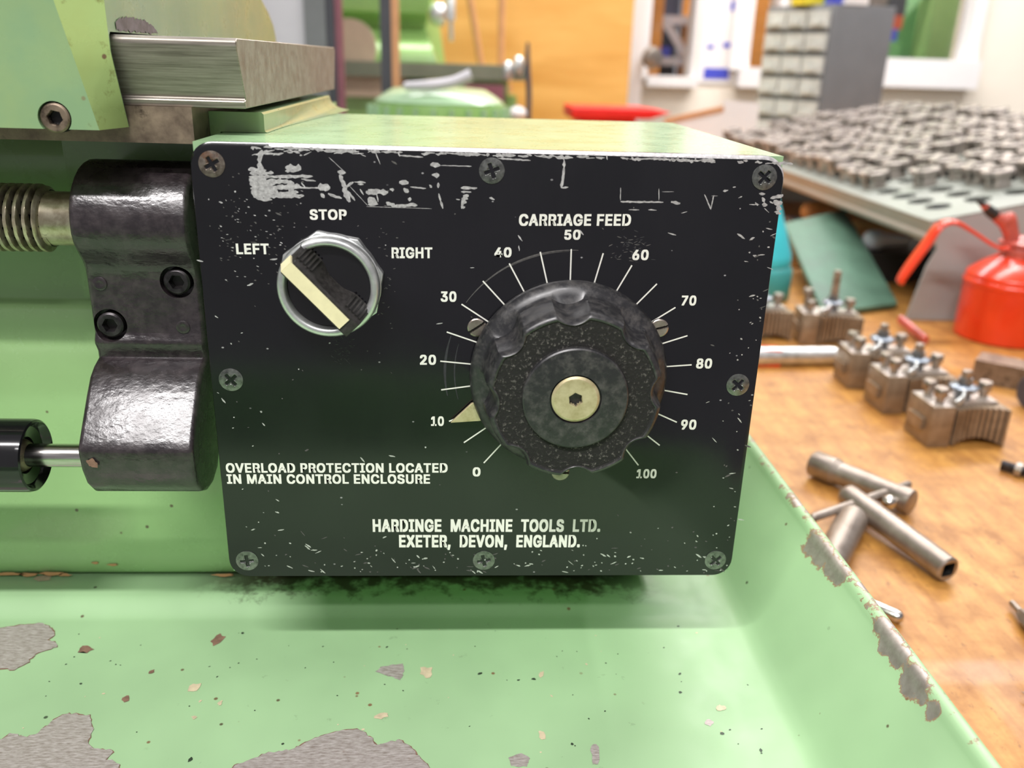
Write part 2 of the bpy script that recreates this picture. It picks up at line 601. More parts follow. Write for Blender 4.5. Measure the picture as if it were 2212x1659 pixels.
def relief(bm, origin, axis, R, fun, nr=30, nt=72, skirt=0.001, mat=0, deep=None, rot=0.0):
    """round head whose face is a height map: fun(x, y) gives the height along axis"""
    a, u, w = frame_of(axis)
    o = V(origin)
    cr, sr = math.cos(rot), math.sin(rot)
    cen = bm.verts.new(o + a * fun(0, 0))
    rings = []
    for i in range(1, nr + 1):
        r = R * i / nr
        ring = []
        for k in range(nt):
            t = 2 * PI * k / nt
            x, y = r * math.cos(t), r * math.sin(t)
            ring.append(bm.verts.new(o + u * (x * cr - y * sr) + w * (x * sr + y * cr) + a * fun(x, y)))
        rings.append(ring)
    base = [bm.verts.new(v.co - a * skirt) for v in rings[-1]]
    rings.append(base)
    for k in range(nt):
        bm.faces.new((cen, rings[0][k], rings[0][(k + 1) % nt]))
    for p, q in zip(rings, rings[1:]):
        for k in range(nt):
            bm.faces.new((p[k], q[k], q[(k + 1) % nt], p[(k + 1) % nt]))
    for f in bm.faces:
        f.material_index = mat
        if deep is not None and (f.calc_center_median() - o).dot(a) < deep[0]:
            f.material_index = deep[1]
    return bm


def sstep(a, b, x):
    t = max(0, min(1, (x - a) / (b - a)))
    return t * t * (3 - 2 * t)


def hexdist(x, y):
    return max(abs(x * math.cos(k * PI / 3) + y * math.sin(k * PI / 3)) for k in range(3))


def socket_head(bm, origin, axis, R, af, depth, ch=0.0006, rot=0.0, dark=1):
    def f(x, y):
        r = math.hypot(x, y)
        h = -max(0, r - (R - ch)) * 0.9
        return h - depth * (1 - sstep(af * 0.46, af * 0.54, hexdist(x, y)))
    return relief(bm, origin, axis, R, f, 34, 72, 0.004, 0, (-depth * 0.55, dark), rot)


def ragged(pts, step=0.0012, amp=0.0005, seed=0.0):
    """break a polygon's edges into an irregular chipped outline"""
    out = []
    n = len(pts)
    for i in range(n):
        a, b = V(pts[i]), V(pts[(i + 1) % n])
        m = max(1, int((b - a).length / step))
        for k in range(m):
            p = a.lerp(b, k / m)
            q = p * 900 + V((seed, seed * 2, 0))
            out.append(p + V((noise.noise(q), noise.noise(q + V((31, 7, 3))), noise.noise(q + V((3, 77, 9))))) * amp * 2)
    return out


def flat_poly(bm, pts, mat):
    vs = [bm.verts.new(p) for p in pts]
    f = bm.faces.new(vs)
    f.material_index = mat
    bmesh.ops.triangulate(bm, faces=[f])


def cut(o, bm):
    """drill o with the closed shape bm (world coordinates)"""
    bmesh.ops.translate(bm, verts=bm.verts, vec=-BASE[o.name])
    bmesh.ops.recalc_face_normals(bm, faces=bm.faces)
    me = bpy.data.meshes.new('cutter')
    bm.to_mesh(me)
    bm.free()
    c = bpy.data.objects.new('cutter', me)
    COL.objects.link(c)
    md = o.modifiers.new('drill', 'BOOLEAN')
    md.operation = 'DIFFERENCE'
    md.solver = 'EXACT'
    md.object = c
    c.parent = o.parent
    dg = bpy.context.evaluated_depsgraph_get()
    dg.update()
    new = bpy.data.meshes.new_from_object(o.evaluated_get(dg))
    o.modifiers.clear()
    if len(new.polygons) > 10:
        o.data = new
    bpy.data.objects.remove(c)
    bpy.data.meshes.remove(me)


def copy_thing(o, shift=None, name=None):
    c = o.copy()
    COL.objects.link(c)
    BASE[c.name] = BASE.get(o.name, V((0, 0, 0)))
    for ch in list(o.children):
        d = ch.copy()
        COL.objects.link(d)
        d.parent = c
        for g in list(ch.children):
            e = g.copy()
            COL.objects.link(e)
            e.parent = d
    return c


# ------------------------------------------------------------------ setting: room shell
FLOOR = -0.95
structure('floor', box(B(), -3.2, 3.4, -2.6, 3.6, FLOOR - 0.05, FLOOR), 'floor')
WY = 2.75
bm = B()
wins = [(0.665, 0.815, 0.135), (0.99, 1.085, 0.172), (1.13, 1.735, 0.21)]
box(bm, -3.2, 3.4, WY, WY + 0.09, FLOOR, 0.135)
box(bm, -3.2, 0.665, WY, WY + 0.09, 0.135, 1.7)
box(bm, 0.815, 0.985, WY, WY + 0.09, 0.135, 1.7)
box(bm, 0.985, 1.085, WY, WY + 0.09, 0.135, 0.165)
box(bm, 1.085, 1.13, WY, WY + 0.09, 0.135, 1.7)
box(bm, 1.13, 1.735, WY, WY + 0.09, 0.135, 0.20)
box(bm, 1.735, 3.4, WY, WY + 0.09, 0.135, 1.7)
for x0, x1, zb in wins:
    box(bm, x0 - 0.01, x1 + 0.01, WY + 0.001, WY + 0.089, 1.0, 1.699)
structure('wall_back', bm, 'wall')


def window(name, x0, x1, zb, zt, fw, sill, sx0, sx1, extra=()):
    bm = B()
    y0, y1 = WY - 0.03, WY + 0.05
    box(bm, x0 - fw[0], x0, y0, y1, zb - 0.01, zt + 0.05)
    box(bm, x1, x1 + fw[1], y0, y1, zb - 0.01, zt + 0.05)
    box(bm, x0 - fw[0], x1 + fw[1], y0, y1, zt, zt + 0.05)
    for e in extra:
        box(bm, *e)
    o = structure(name, bm, 'white', 0.003)
    bm = box(B(), sx0, sx1, WY - 0.06, WY + 0.04, sill, zb)
    s = structure('window_sill', bm, 'white', 0.006, o)
    g = structure('window_pane', box(B(), x0, x1, WY + 0.030, WY + 0.034, zb, zt), 'glass', 0, o)
    return o


window('window_1', 0.668, 0.812, 0.137, 1.0, (0.055, 0.012), 0.105, 0.665, 0.83)
window('window_2', 1.000, 1.082, 0.172, 1.0, (0.062, 0.02), 0.110, 0.965, 1.115)
window('window_3', 1.135, 1.722, 0.214, 1.0, (0.02, 0.04), 0.125, 1.110, 1.765)
# the rooms seen through the windows
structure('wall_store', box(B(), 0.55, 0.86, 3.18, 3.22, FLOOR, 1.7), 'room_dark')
structure('wall_office', box(B(), 0.86, 1.30, 3.10, 3.14, FLOOR, 1.7), 'door_wood')
structure('wall_green', box(B(), 1.30, 2.6, 3.40, 3.44, FLOOR, 1.7), 'room_green')
t = thing('wooden_batten', 'orange wooden batten standing behind the narrow left window', 'batten', (0.71, 2.87, FLOOR))
finish('plank', box(B(), 0.682, 0.735, 2.86, 2.88, FLOOR, 1.2), 'door_wood', t, bevel=0.002)
finish('foot_block', box(B(), 0.66, 0.76, 2.85, 2.94, FLOOR, FLOOR + 0.06), 'door_wood', t)
t = thing('storage_shelving', 'pale steel shelving with a diagonal brace behind the left window', 'shelving', (0.83, 3.0, FLOOR))
for z in (0.305, 0.17, -0.3):
    finish('shelf_board', box(B(), 0.72, 0.95, 2.98, 3.16, z, z + 0.028), 'grey_light', t)
for x in (0.725, 0.935):
    finish('upright', box(B(), x, x + 0.012, 2.975, 2.99, FLOOR, 0.75), 'grey_light', t)
bm = B()
obox(bm, (0.825, 2.97, 0.235), V((0.115, 0, -0.15)), (0, 1, 0), V((0.15, 0, 0.115)), 0.20, 0.008, 0.028)
finish('brace', bm, 'grey_light', t)
b_ = finish('blue_bin', box(B(), 0.745, 0.80, 3.0, 3.10, 0.1985, 0.232), 'blue', None, bevel=0.002)
tag(b_, 'blue bin on the shelving behind the left window', 'bin')
t = thing('green_machine', 'green steel frame with light diagonal brace behind the large right window', 'machine', (1.7, 3.2, FLOOR))
bm = B()
obox(bm, (1.68, 3.2, 0.35), V((0.26, 0, 0.30)), (0, 1, 0), V((-0.30, 0, 0.26)), 0.66, 0.02, 0.035)
finish('brace', bm, 'room_green_light', t)
finish('upright', box(B(), 1.80, 1.96, 3.14, 3.26, FLOOR, 1.2), 'room_olive', t, bevel=0.01)
finish('base_rail', box(B(), 1.42, 1.80, 3.16, 3.24, 0.14, 0.20), 'room_green_light', t)
t = thing('machine_lever_unit', 'grey, orange and blue stacked fittings behind the large window', 'fitting', (1.60, 3.05, 0.2))
finish('bracket_arm', box(B(), 1.575, 1.64, 3.03, 3.10, 0.36, 0.55), 'grey_dark', t, bevel=0.01)
finish('orange_cap', box(B(), 1.572, 1.632, 3.02, 3.09, 0.315, 0.36), 'orange', t, bevel=0.01)
finish('blue_base', box(B(), 1.565, 1.62, 3.02, 3.09, 0.275, 0.315), 'blue', t, bevel=0.008)
finish('stand', box(B(), 1.55, 1.64, 3.02, 3.10, FLOOR, 0.275), 'room_green', t, bevel=0.004)
t = thing('wall_notice', 'white wall notice with blue marks between the two narrow windows', 'notice', (0.88, WY - 0.004, 0.25))
finish('sheet', box(B(), 0.838, 0.958, WY - 0.006, WY - 0.002, 0.118, 0.62), 'white', t)
for x0, x1, z0, z1 in ((0.86, 0.945, 0.132, 0.166), (0.862, 0.885, 0.225, 0.236), (0.915, 0.94, 0.23, 0.245), (0.926, 0.940, 0.34, 0.37)):
    finish('blue_mark', box(B(), x0, x1, WY - 0.0075, WY - 0.0062, z0, z1), 'blue', t)
# white door post left of the windows with a round steel knob on it
t = thing('white_post', 'tall white post beside the plywood board', 'post', (0.62, 2.6, FLOOR))
finish('upright', box(B(), 0.562, 0.625, 2.58, 2.66, FLOOR, 1.2), 'white', t, bevel=0.006)
finish('base_block', box(B(), 0.55, 0.64, 2.57, 2.67, FLOOR, FLOOR + 0.05), 'white', t, bevel=0.004)
bm = spin(B(), [(0, 0), (0.012, 0), (0.012, 0.025), (0.03, 0.03), (0.034, 0.04), (0.03, 0.052), (0.02, 0.056), (0, 0.057)], (0.63, 2.58, 0.19), (0.35, -1, 0), 32)
finish('round_knob', bm, 'bolt', t)

# plywood board, golden
t = thing('plywood_board', 'tall golden plywood board standing behind the far green machine', 'board', (0.1, 2.4, FLOOR))
finish('panel', box(B(), -0.45, 0.552, 2.40, 2.42, FLOOR + 0.03, 1.1), 'ply', t, bevel=0.002)
for x in (-0.35, 0.45):
    finish('foot', box(B(), x, x + 0.05, 2.32, 2.50, FLOOR, FLOOR + 0.03), 'ply', t)

# ------------------------------------------------------------------ the lathe: casting, bed, cabinet below
lathe = thing('lathe', 'pale green lathe bed and base casting behind the control box', 'lathe', (-0.1, 0.2, FLOOR))
prof = [(0.085, 0.1400), (0.064, 0.1400), (0.0605, 0.1365), (0.0600, 0.128), (0.0598, 0.100), (0.0594, 0.0810), (0.0588, 0.0795), (0.0560, 0.0778), (0.0553, 0.0766), (0.0551, 0.073), (0.0550, 0.045), (0.0556, 0.030), (0.0550, 0.015),
        (0.0545, -0.0290), (0.0555, -0.0335), (0.058, -0.0348), (0.30, -0.0348), (0.30, 0.1400)]
bm = prism(B(), [(-0.62, y, z) for y, z in prof], (0.6195, 0, 0))
box(bm, -0.0005, 0.158, 0.055, 0.30, -0.0348, -0.001)
for px, py, a_, b_ in ((20, 1240, 34, 4), (62, 1241, 20, 5), (112, 1239, 26, 5), (140, 1242, 14, 4), (482, 1242, 24, 4), (205, 1216, 8, 3), (243, 1220, 12, 3)):
    c = at_y(px, py, 0.0541)
    pts = [V((c.x + a_ * 0.00017 * math.cos(q) * (1 + 0.3 * math.sin(5 * q + px)), 0.0541, c.z + b_ * 0.00017 * math.sin(q) * (1 + 0.3 * math.cos(3 * q + px)))) for q in [2 * PI * k / 14 for k in range(14)]]
    flat_poly(bm, pts, 1)
finish('base_casting', bm, ['casting', 'brown_edge'], lathe, smooth=60)
bm = box(B(), -0.0605, -0.012, 0.0590, 0.0610, 0.081, 0.1385)
finish('mounting_pad', bm, 'casting', lathe, bevel=0.0012)
bm = box(B(), -0.62, 0.155, 0.05, 0.29, FLOOR, -0.052)
finish('cabinet', bm, 'casting', lathe, bevel=0.006)
bm = box(B(), -0.62, 0.150, 0.064, 0.28, -0.0357, -0.0345)
finish('seat_gasket', bm, 'dark', lathe)
# bed support riser under the steel way, flared into the top of the control box
bm = B()
rows = []
for k in range(13):
    y = 0.036 + (0.180 - 0.036) * k / 12
    g = 0.0008 + 0.0082 * sstep(0.05, 0.18, y)
    pts = [(-0.0003, 0.1424), (-0.0003, 0.1402), (-0.0098, 0.1402), (-0.0098, 0.1480), (-0.0092, 0.1486), (0.0130, 0.1486), (0.0137, 0.1480)]
    for q in range(0, 7):
        a_ = PI + PI / 2 * q / 6
        pts.append((0.0137 + g + g * math.cos(a_), 0.1425 + min(g, 0.0052) * (1 + math.sin(a_))))
    pts.append((0.0137 + g, 0.1424))
    rows.append([bm.verts.new((x, y, z)) for x, z in pts])
for a, b in zip(rows, rows[1:]):
    for q in range(len(a)):
        bm.faces.new((a[q], a[(q + 1) % len(a)], b[(q + 1) % len(a)], b[q]))
bm.faces.new(rows[0]); bm.faces.new(rows[-1][::-1])
bmesh.ops.recalc_face_normals(bm, faces=bm.faces)
finish('bed_riser', bm, 'tailstock', lathe, smooth=40)
# steel dovetail way
wp = [(0.0195, 0.1505), (0.0190, 0.1526), (0.0205, 0.1531), (0.0135, 0.1680), (0.0137, 0.1692), (0.0150, 0.1701), (0.2100, 0.1701), (0.2125, 0.1685), (0.2060, 0.1505)]
bm = prism(B(), [(-0.62, y, z) for y, z in wp], (0.6322, 0, 0), 0)
for f in bm.faces:
    if f.normal.x > 0.9:
        f.material_index = 1
finish('dovetail_way', bm, ['way', 'way_end'], lathe, smooth=20, bevel=0.00025, seg=1)
bm = box(B(), -0.62, -0.0035, 0.0185, 0.20, 0.1400, 0.1506)
finish('way_foot', bm, 'worn', lathe, bevel=0.0006)

# ------------------------------------------------------------------ tailstock riding on the way
tail = thing('tailstock', 'pale green tailstock casting clamped over the steel dovetail way', 'tailstock', (-0.15, 0.1, 0.1445))
zs = [0.1445, 0.150, 0.156, 0.161, 0.1655, 0.1690, 0.1710, 0.180, 0.195, 0.215]


def inner(z):
    if z <= 0.1655:
        return 0.0182 + (0.0112 - 0.0182) * (z - 0.1445) / 0.021
    return 0.0112 + (0.0162 - 0.0112) * min(1, (z - 0.1655) / 0.0045)


xe = -0.0222


def ridge(z):
    return -0.0254 - 0.0076 * (z - 0.1445) / 0.0335


ZB = 0.1707
back = [(0.16, 0.215), (0.200, 0.1950), (0.226, 0.1855), (0.236, 0.1800), (0.2405, 0.1740), (0.2405, ZB), (0.0122, ZB)]
inn = [(0.0113, 0.1698), (0.0112, 0.1655), (0.0182, 0.1445)]
bm = B()
secs = []
for x, front in ((-0.62, lambda z: 0.004), (None, lambda z: 0.004), (xe, lambda z: inner(min(z, 0.1655)) - 0.0004)):
    row = []
    for z in zs:
        row.append(bm.verts.new((ridge(z) if x is None else x, front(z), z)))
    for y, z in back:
        row.append(bm.verts.new((min(-0.04, ridge(z)) if x is None else x, y, z)))
    for y, z in inn:
        row.append(bm.verts.new((ridge(z) if x is None else x, y, z)))
    secs.append(row)
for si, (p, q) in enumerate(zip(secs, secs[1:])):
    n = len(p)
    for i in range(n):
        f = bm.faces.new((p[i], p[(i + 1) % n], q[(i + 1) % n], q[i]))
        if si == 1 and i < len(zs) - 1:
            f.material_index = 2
bm.faces.new(secs[0][::-1])
bm.faces.new(secs[-1])
bmesh.ops.recalc_face_normals(bm, faces=bm.faces)
# scraped patch in the corner above the way
pts = [(xe + 0.0002, y, z) for y, z in ((0.0170, 0.1712), (0.0165, 0.1735), (0.021, 0.1748), (0.030, 0.1752), (0.042, 0.1748), (0.050, 0.1730), (0.053, 0.1712))]
flat_poly(bm, [V((xe + 0.0002, p.y, p.z)) for p in ragged(pts, 0.0010, 0.0005, 3)], 1)
tcast = finish('casting', bm, ['tailstock', 'scraped', 'tailstock_oily_lit'], tail, smooth=25)
c = at_y(118, 255, 0.004)
cut(tcast, cyl(B(), (c.x, 0.000, c.z), (c.x, 0.009, c.z), 0.0046, 40))
bm = socket_head(B(), V((c.x, 0.0040, c.z)), (0, -1, 0), 0.0041, 0.0036, 0.0022, 0.0005, 0.3)
finish('socket_screw', bm, ['worn', 'dark'], tail, smooth=40)

# ------------------------------------------------------------------ chip pan
pan = thing('chip_pan', 'pale green sheet steel chip pan with large bare chipped patches', 'chip pan', (0, 0, -0.04))
PF = -0.04
PFR = -0.205
prof = [(-0.62, PF), (-0.30, PF), (0.10, PF), (0.160, PF), (0.180, PF), (0.1865, PF + 0.0003), (0.1895, PF + 0.0018), (0.1920, PF + 0.0045)]
for k in range(1, 9):
    t_ = k / 8
    prof.append((0.1920 + (0.2125 - 0.1920) * t_, PF + 0.0045 + 0.0305 * t_))
for k in range(1, 9):
    a_ = k / 8 * PI * 0.82
    prof.append((0.2125 + 0.0035 * (1 - math.cos(a_)) * 0.9 + 0.0005, PF + 0.035 + 0.0048 * math.sin(a_)))
prof += [(0.2212, -0.010), (0.2216, -0.020), (0.2217, -0.050)]
chipc = [(at_z(*p, -0.003), r) for p, r in (((1722, 1098), .0028), ((1742, 1116), .0022), ((1690, 1060), .002), ((1752, 1170), .0048), ((1772, 1192), .005), ((1796, 1222), .0045), ((1815, 1240), .004), ((1838, 1262), .002),
         ((1868, 1282), .0035), ((1893, 1325), .002), ((1912, 1362), .004), ((1925, 1392), .0045), ((1945, 1418), .0038), ((1972, 1468), .0045), ((1985, 1500), .003), ((1650, 1000), .002), ((2010, 1530), .003), ((2040, 1600), .0022), ((1700, 1130), .0012), ((1800, 1268), .001))]
ys = [PFR] + [-0.20 + 0.0011 * i for i in range(int(0.51 / 0.0011))] + [0.32]
bm = B()
lay = bm.verts.layers.float.new('chip')
grid = []
for y in ys:
    row = []
    for i, (x, z) in enumerate(prof):
        zz = z
        if x < 0.185:
            zz += 0.0042 * sstep(0.0315, 0.0425, y) * (1 - sstep(0.12, 0.18, x))
        v = bm.verts.new((x, y, zz))
        ch = 0
        if x > 0.185:
            for pc, rr in chipc:
                d = math.sqrt((pc.x - x) ** 2 * 1.3 + (pc.y - y) ** 2 * 0.45 + (pc.z - zz) ** 2 * 0.4)
                ch = max(ch, 1 - d / (1.65 * rr))
            if 17 <= i <= 21:
                ch = max(ch, 0.36 + 0.25 * noise.noise(V((y * 90, 3, 1))))
        v[lay] = ch
        row.append(v)
    grid.append(row)
for a, b in zip(grid, grid[1:]):
    for i in range(len(prof) - 1):
        bm.faces.new((a[i], a[i + 1], b[i + 1], b[i]))


def pan_pts(pl, dz):
    return [at_z(px, py, PF) + V((0, 0, dz)) for px, py in pl]


cv = lambda pl, s, ox, oy: [(ox + u / s, oy + v / s) for u, v in pl]
bigA = cv([(-500, 850), (0, 835), (130, 815), (245, 805), (300, 830), (330, 870), (290, 905), (335, 925), (340, 950), (210, 990), (160, 1050), (80, 1085), (0, 1080), (-500, 1100)], 2.724, 0, 1050)
bigB = cv([(-500, 1500), (0, 1490), (60, 1455), (150, 1480), (230, 1450), (300, 1385), (390, 1335), (525, 1350), (555, 1430), (520, 1510), (560, 1545), (670, 1555), (640, 1610), (710, 1640), (700, 1780), (-500, 1780)], 2.724, 0, 1050)
bigC = [(505, 1655), (573, 1628), (624, 1621), (694, 1588), (740, 1576), (772, 1574), (790, 1583), (815, 1609), (862, 1598), (888, 1612), (909, 1641), (925, 1652), (945, 1700), (480, 1700)]
cB = lambda pl: cv(pl, 2.77, 700, 1060)
small = [cB([(310, 1085), (340, 1055), (470, 1035), (480, 1080), (455, 1135), (380, 1110)]), cB([(1100, 1600), (1150, 1580), (1180, 1570), (1230, 1605), (1210, 1650), (1120, 1650)]), cB([(1610, 1575), (1640, 1560), (1625, 1630), (1605, 1640)]),
         cB([(315, 1350), (345, 1338), (385, 1345), (345, 1362)]), [(1524, 1556), (1534, 1553), (1542, 1560), (1534, 1570), (1524, 1566)]]
SEED = 1
for pl in (bigA, bigB, bigC):
    P = pan_pts(pl, 0.00012)
    flat_poly(bm, [V((q.x, q.y, PF + 0.00012)) for q in ragged(P, 0.0011, 0.0005, SEED)], 2)
    cen = sum(P, V()) / len(P)
    flat_poly(bm, [V((q.x, q.y, PF + 0.0002)) for q in ragged([p + (cen - p).normalized() * 0.0003 for p in P], 0.0011, 0.0005, SEED)], 1)
    SEED += 1
for pl in small:
    P = pan_pts(pl, 0.00012)
    flat_poly(bm, [V((q.x, q.y, PF + 0.00012)) for q in ragged(P, 0.0007, 0.0003, SEED)], 1)
    SEED += 2


def blob(bm, c, rx, ry, mat, ang=0.0, n=9, z=None, jit=0.35):
    pts = []
    for k in range(n):
        t_ = 2 * PI * k / n
        r_ = 1 + random.uniform(-jit, jit)
        x, y = rx * r_ * math.cos(t_), ry * r_ * math.sin(t_)
        pts.append(V((c.x + x * math.cos(ang) - y * math.sin(ang), c.y + x * math.sin(ang) + y * math.cos(ang), c.z if z is None else z)))
    flat_poly(bm, pts, mat)


for px, py, a_, b_, mt in ((470, 1383, 15, 14, 2), (186, 1403, 15, 7, 2), (420, 1487, 13, 9, 3), (272, 1510, 7, 6, 2), (920, 1452, 14, 11, 3), (825, 1547, 13, 5, 3), (1170, 1590, 6, 9, 3), (1170, 1457, 5, 6, 3), (1556, 1530, 10, 6, 3), (1285, 1628, 8, 14, 1),
                           (327, 1452, 7, 5, 2), (475, 1519, 5, 4, 3), (420, 1550, 6, 3, 3), (95, 1270, 24, 6, 3)):
    c = at_z(px, py, PF)
    s_ = 0.000165
    blob(bm, c, a_ * s_, b_ * s_ * 1.7, mt, random.uniform(-0.3, 0.3), 11, PF + (0.0045 if py < 1300 else 0.00016))
for i in range(230):
    c = V((random.uniform(-0.10, 0.186), random.uniform(-0.15, 0.026), PF + 0.0001))
    s_ = random.choice((1, 1, 1, 1.6, 2.4)) * 0.00028
    blob(bm, c, s_, s_ * random.uniform(0.5, 1.6), random.choice((4, 4, 4, 3)), random.uniform(0, 3), 6)
finish('pan_body', bm, ['pan', 'chip_steel', 'rust', 'flake', 'swarf'], pan, smooth=50)
bm = box(B(), -0.62, 0.2205, PFR - 0.004, PFR, -0.05, 0.0)
finish('front_wall', bm, 'pan', pan, bevel=0.001)

# ------------------------------------------------------------------ control box
PW, PH = 0.172, 0.1425
boxo = thing('feed_control_box', 'green control box with scratched black face, one selector and a large dial', 'control box', (PW / 2, 0.07, 0.0))
bm = box(B(), 0.0008, 0.1716, 0.0020, 0.149, 0.0012, PH - 0.0002)
finish('housing', bm, 'housing', boxo, bevel=0.0042, seg=4)


def rrect(w0, w1, h0, h1, r, n=8):
    out = []
    for cx, cz, a0 in ((w1 - r, h1 - r, 0), (w0 + r, h1 - r, 90), (w0 + r, h0 + r, 180), (w1 - r, h0 + r, 270)):
        for k in range(n + 1):
            a_ = math.radians(a0 + 90 * k / n)
            out.append((cx + r * math.cos(a_), cz + r * math.sin(a_)))
        if a0 == 0:
            for k in range(1, 40):
                out.append((w1 - r + (w0 - w1 + 2 * r) * k / 40, h1))
    return out


bm = B()
R0 = 0.0066
loops = [[(x, 0.0, z) for x, z in rrect(0.0003, PW - 0.0003, 0.0003, PH - 0.0011, R0 - 0.0003)],
         [(x, 0.0007, z) for x, z in rrect(0, PW, 0, PH, R0)], [(x, 0.0021, z) for x, z in rrect(0, PW, 0, PH, R0)]]
LV = [[bm.verts.new(p) for p in L] for L in loops]
bm.faces.new(LV[0][::-1])
n = len(LV[0])
for a, b, mt in ((LV[0], LV[1], 1), (LV[1], LV[2], 0)):
    for i in range(n):
        f = bm.faces.new((a[i], a[(i + 1) % n], b[(i + 1) % n], b[i]))
        cen = f.calc_center_median()
        if mt == 1 and (cen.x < 0.0205 + 0.004 * noise.noise(cen * 700) or cen.z < 0.12):
            f.material_index = 0
        else:
            f.material_index = mt
bm.faces.new(LV[2])
bmesh.ops.recalc_face_normals(bm, faces=bm.faces)


def onplate(px, py, dy=-0.00004):
    p = at_y(px, py, 0.0)
    return V((p.x, dy, p.z))


def stroke(bm, a, b, w, mat, rag=0.45, dy=-0.00004, steps=None):
    """scratch of bare metal: ragged strip between two picture points of the plate"""
    dy -= random.uniform(0, 0.00003)
    a, b = onplate(*a, dy), onplate(*b, dy)
    d = b - a
    L = d.length
    d.normalize()
    nrm = V((-d.z, 0, d.x))
    hw = w * 0.000138 / 2
    m = steps or max(3, int(L / 0.0007))
    L1, L2 = [], []
    for k in range(m + 1):
        p = a + d * (L * k / m)
        e = 0.35 if k in (0, m) else 1
        L1.append(p + nrm * hw * e * (1 + random.uniform(-rag, rag)))
        L2.append(p - nrm * hw * e * (1 + random.uniform(-rag, rag)))
    va, vb = [bm.verts.new(p) for p in L1], [bm.verts.new(p) for p in L2]
    for k in range(m):
        f = bm.faces.new((va[k], va[k + 1], vb[k + 1], vb[k]))
        f.material_index = mat
        if f.normal.y > 0:
            f.normal_flip()


c1 = lambda u, v: (400 + u / 3.191, 280 + v / 3.191)
for a, b, w in (((530, 140), (512, 230), 9), ((512, 225), (520, 320), 12), ((435, 275), (560, 280), 8), ((445, 300), (610, 300), 7), ((440, 325), (880, 322), 6), ((440, 345), (560, 350), 12), ((445, 375), (620, 370), 13), ((450, 405), (800, 395), 8), ((560, 355), (720, 360), 9),
                ((455, 430), (640, 430), 17), ((470, 460), (820, 455), 8), ((500, 480), (600, 482), 6), ((620, 400), (790, 385), 8), ((640, 440), (780, 430), 7), ((480, 340), (500, 480), 10), ((540, 330), (550, 480), 9), ((720, 350), (740, 470), 13), ((690, 262), (800, 268), 13), ((700, 250), (750, 252), 5),
                ((690, 285), (740, 285), 6), ((640, 318), (660, 338), 6), ((800, 340), (900, 355), 4), ((800, 365), (830, 400), 4), ((560, 395), (940, 402), 3), ((915, 395), (1000, 400), 12), ((940, 380), (950, 420), 8), ((935, 440), (960, 470), 6), ((985, 440), (1080, 475), 5), ((1050, 290), (1105, 296), 8), ((1065, 310), (1110, 420), 8), ((1090, 400), (1135, 500), 11),
                ((1110, 400), (1160, 360), 6), ((1120, 420), (1170, 490), 4), ((1165, 360), (1245, 366), 4), ((1190, 375), (1230, 378), 3), ((1205, 410), (1230, 450), 3), ((1245, 428), (1400, 432), 10), ((1260, 415), (1320, 420), 6), ((1262, 470), (1320, 510), 13), ((1260, 515), (1330, 512), 6), ((1320, 440), (1330, 500), 3),
                ((1385, 500), (1450, 530), 8), ((1440, 528), (1600, 520), 6), ((1535, 515), (1590, 515), 6), ((1475, 362), (1540, 368), 9), ((1475, 178), (1640, 190), 3), ((1470, 160), (1480, 185), 3), ((1690, 243), (1758, 246), 9), ((1700, 312), (1752, 315), 9), ((1757, 247), (1975, 253), 2), ((1683, 380), (1700, 400), 5), ((1745, 365), (1745, 402), 4),
                ((1748, 440), (1762, 500), 4), ((1760, 490), (1776, 545), 5), ((1900, 402), (2012, 402), 5), ((1902, 428), (1972, 430), 4), ((1915, 455), (1955, 455), 7), ((1905, 475), (1950, 478), 6), ((1905, 500), (1940, 500), 7), ((1900, 530), (1930, 535), 6), ((1925, 450), (1905, 545), 6), ((1505, 405), (1540, 432), 9), ((1550, 395), (1660, 405), 3), ((1535, 480), (1560, 480), 7), ((1410, 412), (1440, 412), 7),
                ((1920, 172), (1975, 175), 3), ((585, 895), (635, 890), 4), ((80, 900), (125, 910), 3), ((1300, 130), (1345, 240), 2), ((1135, 390), (1260, 525), 1.2), ((990, 190), (1110, 300), 1), ((1250, 530), (1700, 545), 1)):
    stroke(bm, c1(*a), c1(*b), w, 1)
c5 = lambda u, v: (1000 + u / 3.072, 280 + v / 3.072)
for a, b, w in (((650, 165), (672, 200), 5), ((672, 200), (672, 250), 6), ((672, 245), (652, 385), 5.5), ((650, 385), (700, 382), 4), ((1046, 385), (1046, 470), 2), ((1045, 478), (1330, 481), 4), ((1300, 390), (1300, 470), 1.5), ((1320, 412), (1400, 412), 1.2), ((1380, 480), (1442, 490), 7), ((1100, 532), (1170, 532), 2), ((1230, 532), (1285, 535), 3),
                ((1602, 430), (1645, 530), 2.4), ((1665, 435), (1645, 530), 2.6), ((1650, 440), (1690, 440), 1.5), ((175, 452), (210, 465), 5), ((15, 165), (60, 170), 4), ((230, 190), (450, 205), 3), ((1965, 425), (2005, 428), 5), ((1985, 450), (2000, 480), 6), ((1985, 495), (2020, 500), 7), ((2040, 455), (2125, 435), 9), ((2060, 475), (2118, 490), 13),
                ((2080, 510), (2115, 530), 9), ((2075, 545), (2110, 560), 8), ((2035, 475), (2060, 490), 4), ((1725, 408), (1760, 402), 4), ((1790, 383), (1810, 380), 4), ((1900, 497), (1965, 497), 2), ((365, 700), (395, 740), 3), ((370, 770), (375, 805), 3), ((1360, 685), (1415, 700), 3), ((1820, 690), (1870, 725), 4), ((1905, 730), (1935, 715), 4),
                ((955, 165), (958, 200), 3), ((1120, 180), (1128, 200), 4), ((1170, 195), (1320, 190), 3), ((1425, 178), (1428, 208), 4), ((1485, 215), (1505, 195), 3), ((1540, 185), (1545, 205), 3), ((1860, 205), (1890, 208), 4)):
    stroke(bm, c5(*a), c5(*b), w, 1)
